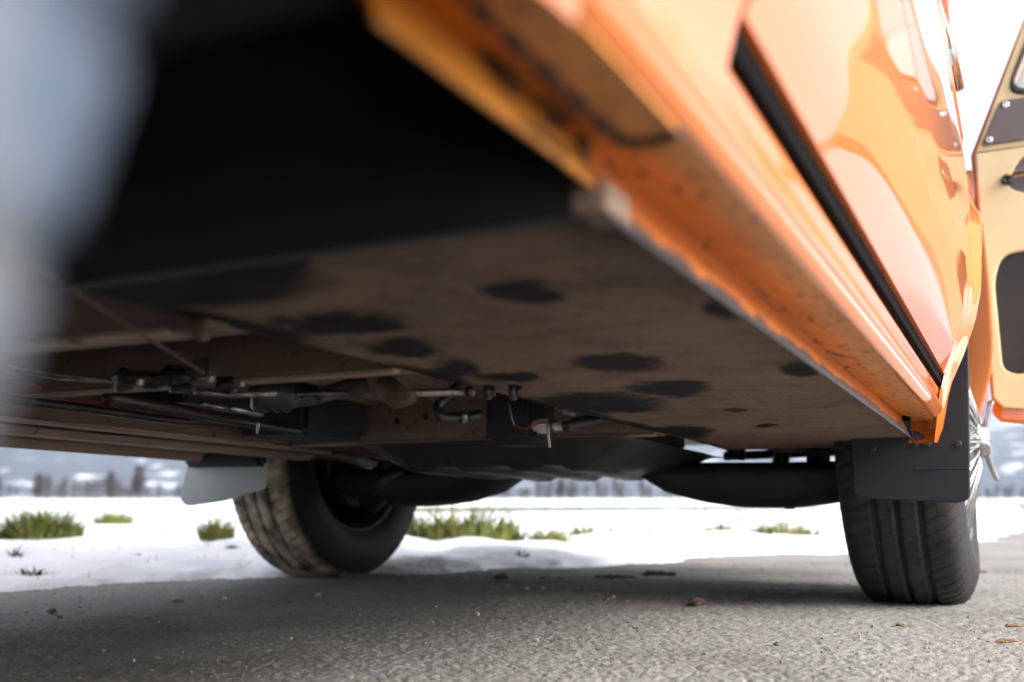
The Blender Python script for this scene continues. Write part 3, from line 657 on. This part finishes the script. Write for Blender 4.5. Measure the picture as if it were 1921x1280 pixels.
# ---------------- wheels
def tyre_mesh():
    N = 720
    half = [(.0045, WR), (.0330, WR-.0006), (.0345, WR-.0090), (.0425, WR-.0090), (.0440, WR-.0016), (.070, WR-.0045), (.082, WR-.009), (.092, WR-.018), (.099, WR-.032), (.1045, WR-.055), (.107, WR-.080), (.104, WR-.104), (.096, WR-.120), (.0895, WR-.128), (.086, WR-.133)]
    prof = [(-a, r) for a, r in half[::-1]]+[(-.0035, WR-.009), (.0035, WR-.009)]+half
    # refine tread ribs and shoulders so that sipes can be cut
    fine = []
    for i in range(len(prof)-1):
        (a, r), (a2, r2) = prof[i], prof[i+1]; k = max(1, int(math.hypot(a2-a, r2-r)/.005))
        fine += [(a+(a2-a)*q/k, r+(r2-r)*q/k) for q in range(k)]
    fine.append(prof[-1]); m = len(fine)
    P = np.zeros((N+1, m, 3))
    for k in range(N+1):
        t = 2*math.pi*k/N
        for i, (a, r) in enumerate(fine):
            rr = r; aa = abs(a)
            if aa < .103 and r > WR-.05 and r > WR-.007-.04*(aa > .055):
                rib = 0 if aa < .034 else 2
                ph = k+(a*560 if rib < 2 else a*170)+rib*3
                per = 20 if rib < 2 else 10
                if (ph % per) < (1.6 if rib < 2 else 2.0): rr -= .0035 if rib < 2 else .0040*min(1, (WR-r < .03)*1.0+.3)
            # loaded: flat where it stands
            y = rr*math.sin(t); z = -rr*math.cos(t)
            aa2 = a
            if z < -.3119: z = -.3119
            bul = max(0, math.cos(t))**6*.007*math.exp(-((r-(WR-.07))/.035)**2); aa2 = a+math.copysign(bul, a)
            P[k, i] = (aa2, y, z)
    return P
TP = tyre_mesh()
tyre_o = None
def rim_mb():
    mb = MB()
    mb.lathe([(-.088, .190), (-.094, .196), (-.085, .188), (-.06, .182), (-.03, .165), (.03, .165), (.055, .182), (.085, .188), (.094, .196), (.088, .190), (.06, .176), (.05, .172), (.045, .150), (.03, .10), (.028, .05), (.05, .045), (.05, .0005)], 64)
    mb.lathe([(.02, .0005), (.02, .13), (-.075, .135), (-.085, .125), (-.085, .05), (-.10, .045), (-.10, .0005)], 40)
    return mb
M['rim_dark'] = mat('dark_rim_steel', (.02, .02, .021), .5, metal=.3, bump=.1, bscale=40)
rim_me = None; tyre_me = {}
def wheel(x, y, z, right, k, cover, camber=0):
    global rim_me, tyre_o
    if rim_me is None:
        o = rim_mb().build('wheel', 'rim_dark', van, True); rim_me = o.data
    else: o = link(bpy.data.objects.new('wheel', rim_me), van)
    o.location = (x, y, z); o.rotation_euler = (-VAN_PITCH, 0, 0 if right else math.pi) if right else (VAN_PITCH, 0, math.pi)
    o.rotation_euler[1] = camber
    if k not in tyre_me:
        t = grid('tyre', TP, k, o); tyre_me[k] = t.data
    else: t = link(bpy.data.objects.new('tyre', tyre_me[k]), o)
    if cover:
        mb = MB(); mb.lathe([(.090, .192), (.098, .196), (.103, .192), (.099, .182), (.085, .176)], 64); mb.build('trim_ring', 'chrome', o, True)
        sp = MB()
        for q in range(48):
            a = 2*math.pi*q/48; a2 = a+.10*(1 if q % 2 else -1)
            sp.tube([(.132, .030*math.cos(a), .030*math.sin(a)), (.128, .060*math.cos(a2), .060*math.sin(a2)), (.098, .182*math.cos(a), .182*math.sin(a))], .0026, 6)
        sp.build('wire_spokes', 'chrome', o, True)
        MB().lathe([(.05, .045), (.10, .036), (.132, .036), (.138, .033), (.145, .030), (.149, .024), (.150, .0005)], 32).build('hub_cap', 'chrome', o, True)
        ears = MB()
        for a in (R(95), R(282)):
            d = (math.cos(a), math.sin(a)); s_ = (-d[1], d[0])
            ring = []
            for t, wd_, xx in ((.012, .014, .138), (.035, .0115, .144), (.058, .009, .150), (.074, .007, .155), (.080, .003, .157)):
                ring.append((t, wd_, xx))
            v = []
            for t, wd_, xx in ring:
                for sgn, xo in ((1, -.006), (1, .006), (-1, .006), (-1, -.006)):
                    v.append((xx+xo, d[0]*t+s_[0]*wd_*sgn, d[1]*t+s_[1]*wd_*sgn))
            f = [(i*4+j, i*4+(j+1) % 4, i*4+4+(j+1) % 4, i*4+4+j) for i in range(len(ring)-1) for j in range(4)]+[(3, 2, 1, 0), tuple(len(ring)*4-4+j for j in range(4))]
            ears.add(v, f)
        ears.build('spinner', 'chrome', o, False, bevel=.0025, seg=3)
    return o
wheel(WX_R, WY_F, ZF, True, 'rubber', True); wheel(WX_L-.024, WY_F, ZF, False, 'rubber_dusty_lit', False)
wheel(-.165, WY_R, ZR, True, 'rubber_chalky_skylit', False, R(7)); wheel(WX_L, WY_R, ZR, False, 'rubber', False)
# ---------------- mudflaps
fx = [V(1597, 838, 1, 1.815), V(1600, 925, 1, 1.815), V(1612, 934, 1, 1.815), V(1800, 944, 1, 1.815), V(1815, 936, 1, 1.815), V(1821, 915, 1, 1.815), V(1823, 640, 1, 1.815)]
ol = rounded([(fx[0].x, .44), (fx[0].x, fx[1].z), (fx[2].x, fx[2].z), (fx[3].x, fx[3].z), (fx[5].x-.002, fx[4].z), (fx[6].x-.004, .52), (-.12, .52)], .016, 4)
fl = plate('mudflap', ol, [], .008, 'flap', van, lambda a, b, c: (a, 1.815+c+.03*(b-.24)*0, b), .0025)
fl['label'] = 'black rubber mudflap behind the wire-spoked wheel'
for px, py in ((1637, 842), (1715, 833), (1738, 832), (1797, 833)):
    c = V(px, py, 1, 1.81); MB().lathe([(0, .0001), (-.003, .005), (0, .006)], 10, (c.x, 1.8105, c.z), 'y').build('rivet', 'iron', fl, True)
MB().extrude_x([(1.8095, .2905), (1.8105, .2920), (1.8105, .2890)], -.165, -.083).build('crease', 'flap', fl)
YL = 1.735; cL = [V(352, 868, 1, YL), V(338, 940, 1, YL), V(345, 950, 1, YL), V(420, 942, 1, YL), V(455, 920, 1, YL)]
ol = rounded([(cL[0].x, .40), (cL[0].x+.002, cL[0].z), (cL[1].x, cL[1].z+.002), (cL[2].x+.01, cL[2].z), (cL[3].x, cL[3].z+.002), (-1.50, cL[4].z+.004), (-1.50, .40)], .012, 4)
fl2 = plate('mudflap', ol, [], .007, 'flap_grey', van, lambda a, b, c: (a, YL+c, b), .002); fl2['label'] = 'pale grey mudflap behind the far front wheel'
MB().box((-1.72, 1.70, .31), (-1.50, 1.74, .345)).build('flap_bracket', 'black', van, bevel=.008)
# ---------------- front door, standing open
HX, DYI = -.066, 2.700
def zarch(u):
    q = 1-((u-.53)/.445)**2
    return ZF+.465*math.sqrt(q) if q > 0 else 0
out = [(-.060, .47), (-.045, .448), (.015, .440)]+[(HX+u, zarch(u)) for u in np.linspace(.092, .76, 26)]+[(.705, .86), (.715, 1.14), (.63, 1.80), (.60, 1.83), (.26, 1.83), (.215, 1.80), (-.066, 1.137)]
out = [(a, max(b, .44)) for a, b in out]
win = rounded([(.035, 1.285), (.60, 1.285), (.545, 1.75), (.235, 1.75)], .05, 7)
dxf = lambda y: (lambda a, b, c: (a, y+c, b))
door = plate('front_door', out, [win], .062, 'paint', van, dxf(DYI+.034), .008, 3)
def inset(poly, d):
    c = Vector((sum(p[0] for p in poly)/len(poly), sum(p[1] for p in poly)/len(poly)))
    return poly
card = [(-.056, .505), (-.035, .480), (.020, .474)]+[(HX+u, zarch(u)+.022) for u in np.linspace(.106, .745, 24)]+[(.690, .86), (.700, 1.135), (-.054, 1.135)]
recess = rounded([(.005, 1.035), (.05, 1.115), (.16, 1.115), (.19, 1.05), (.10, .99)], .03, 6)
pocket = rounded([(-.030, .57), (-.034, .80), (-.012, .862), (.05, .868), (.085, .85), (.075, .72), (.05, .62), (.02, .555)], .028, 6)
plate('door_card', card, [recess, pocket], .012, 'cream', door, dxf(DYI-.006), .004, 3)
plate('handle_recess', [(a, b) for a, b in rounded([(-.002, 1.03), (.045, 1.122), (.165, 1.122), (.197, 1.05), (.10, .982)], .03, 6)], [], .004, 'brown_trim', door, dxf(DYI+.001), .001)
plate('pocket_liner', [(a, b) for a, b in rounded([(-.036, .565), (-.040, .80), (-.014, .870), (.05, .876), (.092, .856), (.08, .72), (.055, .61), (.02, .548)], .03, 6)], [], .003, 'plastic', door, dxf(DYI+.0005), .001)
upper = [(-.054, 1.140), (.70, 1.140), (.685, 1.27), (.0, 1.27)]
wincl = rounded([(.022, 1.272), (.613, 1.272), (.557, 1.764), (.227, 1.764)], .055, 7)
plate('upper_frame', [(-.056, 1.1355), (.702, 1.1355), (.62, 1.80), (.24, 1.80), (.212, 1.785)], [wincl], .012, 'cream', door, dxf(DYI-.005), .004, 3)
plate('trim_panel', rounded([(-.040, 1.150), (.66, 1.150), (.65, 1.262), (.012, 1.262)], .010, 4), [], .006, 'brown_trim', door, dxf(DYI-.014), .002)
plate('window_seal', wincl, [win], .020, 'seal', door, dxf(DYI-.008), .004, 3)
plate('window_glass', rounded([(.033, 1.283), (.603, 1.283), (.547, 1.752), (.233, 1.752)], .05, 6), [], .005, 'glass', door, dxf(DYI+.030), .001)
MB().box((.285, DYI-.012, 1.28), (.300, DYI+.02, 1.758)).build('window_divider', 'seal', door, bevel=.003)
for x, z in ((-.022, 1.163), (.022, 1.250), (.30, 1.163), (.30, 1.250)):
    MB().lathe([(0, .0001), (-.003, .004), (-.0015, .009), (0, .0095)], 16, (x, DYI-.017, z), 'y').build('screw', 'chrome', door, True)
hb = MB().tube([(.02, DYI-.012, 1.055), (.03, DYI-.02, 1.062), (.12, DYI-.02, 1.064), (.15, DYI-.012, 1.06)], [.006, .008, .008, .006], 12).build('handle', 'chrome', door, True)
MB().lathe([(0, .0001), (-.02, .004), (-.022, .012), (-.012, .013), (0, .013)], 18, (.012, DYI-.002, 1.052), 'y').build('lock_knob', 'iron', door, True)
MB().tube([(-.075, DYI+.02, .80), (-.075, DYI+.02, .90)], .009, 10).build('hinge', 'paint', door, True); MB().tube([(-.075, DYI+.02, 1.02), (-.075, DYI+.02, 1.10)], .009, 10).build('hinge', 'paint', door, True)

# ================================================================ SMALL THINGS: grass in the snow, stones on the road
M['grass'] = mat('grass_green', (.10, .15, .03), .7, col2=(.20, .20, .05), vscale=30, spec=.3)
M['straw'] = mat('grass_straw', (.30, .21, .10), .8, col2=(.16, .12, .055), vscale=30, spec=.3)
M['moss'] = mat('grass_dark', (.03, .05, .018), .8, col2=(.06, .06, .03), vscale=30, spec=.3)
def blades(n, w, h, rs, dep=.5, flat=.2):
    v = []; f = []
    for _ in range(n):
        r_ = math.sqrt(rs.random()); a = rs.uniform(0, 6.283); bx = math.cos(a)*r_*w/2; by = math.sin(a)*r_*w/2*dep
        hh = h*(rs.random()**1.7*.75+.3)*(1-.5*r_)*(1.5 if rs.random() < .08 else 1); le = rs.uniform(.1, .6)+flat; d = rs.uniform(0, 6.283)
        if rs.random() < .6: d = math.atan2(by, bx)+rs.uniform(-.6, .6)
        dx, dy = math.cos(d), math.sin(d); wd_ = rs.uniform(.0012, .0028)*(1+h*5)
        sx_, sy_ = -dy*wd_, dx*wd_; i = len(v)
        for t, k in ((0, 1), (.4, .9), (.75, .6), (1, .12)):
            q = Vector((bx+dx*hh*le*t*t, by+dy*hh*le*t*t, hh*(t-.25*le*t*t)-.012))
            v += [q+Vector((sx_*k, sy_*k, 0)), q-Vector((sx_*k, sy_*k, 0))]
        f += [(i, i+1, i+3, i+2), (i+2, i+3, i+5, i+4), (i+4, i+5, i+7, i+6)]
    return v, f
TUFTS = [(75, 1012, 150, 66, 900, 'largest green and straw grass clump standing out of the snow'),
 (212, 984, 76, 26, 300, 'low olive grass clump on top of the snow hump'),
 (312, 1005, 34, 11, 90, 'small yellowish grass sprig beside the snow hump'),
 (405, 1017, 62, 40, 330, 'bushy green grass clump beside the far front tyre'),
 (350, 1004, 24, 6, 40, 'tiny green grass shoots between sprig and bushy clump'),
 (28, 1036, 20, 18, 50, 'thin dark green blades just below the largest clump'),
 (60, 1080, 95, 14, 260, 'dark flattened grass mat at the roadside snow edge'),
 (135, 1090, 42, 7, 60, 'sparse green shoots beside the dark flattened mat'),
 (252, 1084, 30, 9, 70, 'small dark grass patch in the snow near the road'),
 (434, 1026, 18, 12, 40, 'dark green shoots low against the far front tyre'),
 (862, 1008, 140, 32, 520, 'long green clump with dry stalks in the roadside snow'),
 (758, 1010, 32, 30, 120, 'yellow green clump touching the far front tyre outline'),
 (808, 1018, 34, 10, 80, 'low dark sprig in front of the long green clump'),
 (952, 996, 22, 14, 60, 'short leafy sprig just past the long green clump'),
 (1030, 1014, 46, 16, 130, 'rounded green clump in snow under the fuel tank'),
 (1092, 1005, 30, 13, 80, 'small yellow green clump under the gap between axle covers'),
 (1140, 1001, 16, 9, 40, 'tiny dark tuft beside the small yellow green clump'),
 (1352, 1009, 44, 14, 110, 'thin green tuft with a dry stalk beyond the road'),
 (1466, 1010, 82, 16, 220, 'long low green tuft nearest the wire-spoked wheel'),
 (978, 1032, 22, 7, 40, 'faint green shoots low in the snow by the road')]
for i, (px, py, w, h, n, lab) in enumerate(TUFTS):
    p = G(px, py, .03); sz = snow_z(p.x, p.y); p = G(px, py, sz); sz = snow_z(p.x, p.y)
    dep = p.y; sc_ = dep/FPX; rs = random.Random(100+i)
    root = bpy.data.objects.new('grass_tuft', None); link(root); root.location = (p.x, p.y, sz)
    tag(root, lab, 'grass', 'grass tufts in the snow')
    w, h = w*sc_*(1.7 if i > 9 else 1), h*sc_*(1.45 if i == 0 else (3.4 if i > 9 else 1.9))
    dark = lab.startswith(('dark', 'faint', 'small dark', 'tiny dark', 'thin dark', 'low dark'))
    v, f = blades(int(n*1.5), w, h, rs, .55, .25); mobj('green_blades', v, f, 'moss' if dark else 'grass', root, False)
    v, f = blades(int(n*.45), w*.9, h*.8, rs, .55, .5); mobj('dry_blades', v, f, 'straw', root, False)
STALKS = [(845, 1000, 62, 'dry straw stalks rising from the long green clump'), (1195, 1005, 46, 'single leaning dry stalk standing under the axle gap'), (1310, 1003, 52, 'pale thin dry stalk between leaning stalk and dark stalk'), (1385, 1006, 56, 'dark dry stalk before the long low tuft'), (1218, 1008, 30, 'short pale dry stalk beside the leaning stalk')]
for i, (px, py, h, lab) in enumerate(STALKS):
    p = G(px, py, .02); sz = snow_z(p.x, p.y); p = G(px, py, sz); rs = random.Random(300+i); h = h*p.y/FPX
    mb = MB()
    for k in range(3 if i in (0, 3) else 2):
        dx = rs.uniform(-.1, .3)*h; b = Vector((rs.uniform(-.01, .01), rs.uniform(-.01, .01), -.01))
        mb.tube([b, b+Vector((dx*.4, 0, h*.5)), b+Vector((dx, 0, h*rs.uniform(.8, 1.05)))], [.0045, .0036, .0020], 5)
        mb.tube([b+Vector((dx*.9, 0, h*.86)), b+Vector((dx*1.2, .004, h*1.04))], [.004, .001], 5)
    o = mb.build('dry_stalk', 'straw', None, True); o.location = (p.x, p.y, sz); tag(o, lab, 'stalk', 'dry stalks in the snow')
v, f = [], []; rs = random.Random(55)
for k in range(1500):
    az = R(rs.uniform(-38, 30)); r_ = rs.uniform(2.4, 6.0); x_, y_ = math.sin(az)*r_, math.cos(az)*r_
    if float(fbm(x_*2.5, y_*2.5, 57, 3)) < .53: continue
    z_ = snow_z(x_, y_)
    if z_ < .004: continue
    p = Vector((x_, y_, z_-.004)); h = rs.uniform(.006, .024); dr = rs.uniform(0, 6.28); t = Vector((math.cos(dr), math.sin(dr), 0)); q = Vector((-t.y, t.x, 0))*rs.uniform(.0008, .002); le = rs.uniform(.3, 2.0); i = len(v)
    v += [p-q, p+q, p+t*h*le*.6+Vector((0, 0, h*.7))+q*.7, p+t*h*le+Vector((0, 0, h))]; f.append((i, i+1, i+2, i+3))
o = mobj('grass_shoots', v, f, 'straw', None, False); tag(o, 'scattered single dry grass shoots poking through the roadside snow', 'grass', kind='stuff')
# grassy verge line across the far field
v, f = [], []; rs = random.Random(5)
a = G(700, 962); b = G(1650, 958)
for k in range(13000):
    t = rs.random(); p = a.lerp(b, t*1.25-.1)+Vector((rs.uniform(-.2, .2), rs.gauss(0, .45), -.02)); h = rs.uniform(.05, .12); d = rs.uniform(0, 6.28); i = len(v)
    v += [p+Vector((math.cos(d)*.012, math.sin(d)*.012, 0)), p-Vector((math.cos(d)*.012, math.sin(d)*.012, 0)), p+Vector((rs.uniform(-.03, .03), rs.uniform(-.03, .03), h))]; f.append((i, i+1, i+2))
o = mobj('grass_verge', v, f, 'moss', None, False); tag(o, 'thin dark green grass verge across the snowy field', 'grass', kind='stuff')
for px, lab in ((950, 'short grey marker post beside the far grass verge'),):
    p = G(px, 957); mb = MB(); mb.tube([(0, 0, -.05), (0, 0, .13), (0, 0, .15)], [.05, .048, .02], 10); o = mb.build('marker_post', 'flap_grey', None, True); o.location = p; tag(o, lab, 'post')
# stones, clods, chips
M['clod'] = mat('earth_clod', (.10, .065, .04), .95, col2=(.05, .035, .025), vscale=60, bump=.6, bscale=200)
M['stone_dark'] = mat('dark_stone', (.07, .065, .065), .85, col2=(.12, .11, .10), vscale=80, bump=.4, bscale=300)
M['chip'] = mat('pale_chip', (.50, .40, .26), .8, col2=(.36, .27, .17), vscale=90)
M['leaf'] = mat('dry_leaf', (.22, .13, .06), .8, col2=(.12, .07, .04), vscale=60)
def stone(name, px, py, wpx, hpx, m, lab, grp, seed, cat='stone', dep=1.0):
    p = G(px, py); k = p.y/FPX; bm = bmesh.new(); bmesh.ops.create_icosphere(bm, subdivisions=3, radius=1); r2 = np.random.default_rng(seed); o6 = r2.uniform(0, 50, 3)
    for v in bm.verts:
        n = v.co.copy(); q = 1+.9*(float(fbm(n.x*1.6+o6[0], n.y*1.6+n.z*1.3+o6[1], seed, 3))-.5)
        v.co = Vector((n.x*wpx*k/2*q, n.y*wpx*k/2*dep*q, max(-.3, n.z)*hpx*k*.62*q+hpx*k*.28))
    me = bpy.data.meshes.new(name); bm.to_mesh(me); bm.free(); me.materials.append(M[m])
    o = link(bpy.data.objects.new(name, me)); o.location = (p.x, p.y, .0015); tag(o, lab, cat, grp); return o
def heap(px, py, wpx, hpx, n, lab, seed):
    p = G(px, py); k = p.y/FPX; rs = random.Random(seed); bm = bmesh.new()
    for q in range(n):
        a = rs.uniform(-.42, .42)*rs.uniform(.5, 1); sz = hpx*k*.5*(rs.random()**1.5*.9+.18)*max(.3, 1-abs(a)*1.1)
        c = Vector((a*wpx*k, rs.gauss(0, .12)*wpx*k, sz*.35)); r = bmesh.ops.create_icosphere(bm, subdivisions=2, radius=1); ph = [rs.uniform(0, 6) for _ in range(3)]
        for v in r['verts']:
            m_ = v.co.copy(); t = 1+.25*math.sin(m_.x*4+ph[0])+.2*math.sin(m_.y*5+ph[1])+.2*math.sin(m_.z*4+ph[2])
            v.co = c+Vector((m_.x*1.5, m_.y*1.3, m_.z*.85))*sz*t
    me = bpy.data.meshes.new('earth_heap'); bm.to_mesh(me); bm.free(); me.materials.append(M['clod'])
    o = link(bpy.data.objects.new('earth_heap', me)); o.location = p; tag(o, lab, 'clod', 'debris on the road'); return o
stone('earth_clod', 1308, 1138, 38, 16, 'clod', 'brown crumbly earth clod lying alone on the asphalt', 'debris on the road', 11, 'clod')
heap(1235, 1080, 80, 15, 60, 'wide low heap of dark earth below the front axle', 12)
heap(1150, 1085, 110, 9, 130, 'long crumbled streak of earth beside the wide heap', 14)
heap(1040, 1087, 120, 6, 40, 'thinnest crumbled streak of earth under the fuel tank', 16)
stone('earth_clod', 940, 1087, 26, 8, 'clod', 'small dark earth crumb near the far front tyre', 'debris on the road', 17, 'clod')
stone('stone', 96, 1152, 16, 9, 'stone_dark', 'dark angular stone at the snow-side of the asphalt', 'debris on the road', 20)
stone('stone', 112, 1162, 10, 6, 'stone_dark', 'smaller dark stone next to the dark angular stone', 'debris on the road', 21)
stone('stone', 334, 1132, 18, 7, 'stone_dark', 'flat dark stone behind the pale chips', 'debris on the road', 22)
stone('stone', 1457, 1214, 12, 8, 'stone_dark', 'lone grey pebble in front of the wire-spoked wheel', 'debris on the road', 23)
stone('leaf_scrap', 1690, 1176, 16, 5, 'leaf', 'brown leaf scrap before the wire-spoked wheel', 'debris on the road', 24, 'leaf')
stone('leaf_scrap', 1845, 1076, 14, 5, 'leaf', 'brown leaf scrap just outside the wire-spoked wheel', 'debris on the road', 25, 'leaf')
stone('leaf_scrap', 1888, 1207, 40, 7, 'leaf', 'curled brown leaf scrap on the open asphalt', 'debris on the road', 26, 'leaf', .5)
stone('leaf_scrap', 1900, 1178, 26, 6, 'leaf', 'darker leaf scrap beyond the curled one on asphalt', 'debris on the road', 27, 'leaf', .5)
CHL = ['largest pale chip, alone on open shaded asphalt', 'pale chip nearest the grey-flapped tyre on the snow side', 'pale chip just behind the far front tyre', 'pale chip left of the crumbled earth streaks', 'flat pale chip between two other chips by the earth streaks', 'pale chip closest to the thinnest earth streak', 'tiny pale chip against the crumbled earth streak', 'speck-sized pale chip between the far front tyre and largest chip', 'pale chip on the near side of the wide earth heap', 'pale chip farthest from the front axle on the asphalt']
CH = [(895, 1157, 10, 8), (420, 1128, 8, 8), (597, 1120, 10, 7), (953, 1104, 8, 6), (987, 1108, 9, 5), (1018, 1107, 8, 5), (1085, 1106, 6, 5), (818, 1143, 5, 4), (1150, 1124, 6, 6), (545, 1202, 6, 5)]
for i, (px, py, w, h) in enumerate(CH): stone('pale_chip', px, py, w, h, 'chip', CHL[i], 'pale chips on the road', 40+i, 'chip')
M['grit'] = mat('grit', (.13, .12, .11), .9, col2=(.34, .29, .22), vscale=40, cut=(.45, .6))
v, f = [], []; rs = random.Random(77)
for k in range(2600):
    az = R(rs.uniform(-42, 46)); r_ = rs.uniform(.75, 3.4); sz = .0012+.0032*rs.random()**3
    c = Vector((math.sin(az)*r_, math.cos(az)*r_, .001)); i = len(v); q = Matrix.Rotation(rs.uniform(0, 6), 3, 'Z') @ Matrix.Rotation(rs.uniform(0, 6), 3, 'X')
    v += [c+q @ Vector(d_)*sz*rs.uniform(.6, 1.2) for d_ in ((1, 0, 0), (-1, 0, 0), (0, 1, 0), (0, -1, 0), (0, 0, 1), (0, 0, -1))]
    f += [(i+a_, i+b_, i+c_) for a_, b_, c_ in ((0, 2, 4), (2, 1, 4), (1, 3, 4), (3, 0, 4), (2, 0, 5), (1, 2, 5), (3, 1, 5), (0, 3, 5))]
o = mobj('grit', v, f, 'grit', None, False); tag(o, 'fine loose grit scattered over the asphalt', 'grit', kind='stuff')
M['haze'] = bpy.data.materials.new('haze'); M['haze'].use_nodes = True
nt = M['haze'].node_tree; nt.nodes.remove(nt.nodes['Principled BSDF']); pv = nt.nodes.new('ShaderNodeVolumePrincipled')
pv.inputs['Color'].default_value = (.72, .82, 1, 1); pv.inputs['Density'].default_value = 1.5e-4; pv.inputs['Anisotropy'].default_value = .2
nt.links.new(pv.outputs[0], nt.nodes['Material Output'].inputs['Volume'])
hz = MB().box((-9500, -9500, -8), (9500, 9500, 1150)).build('haze', M['haze']); tag(hz, kind='stuff')
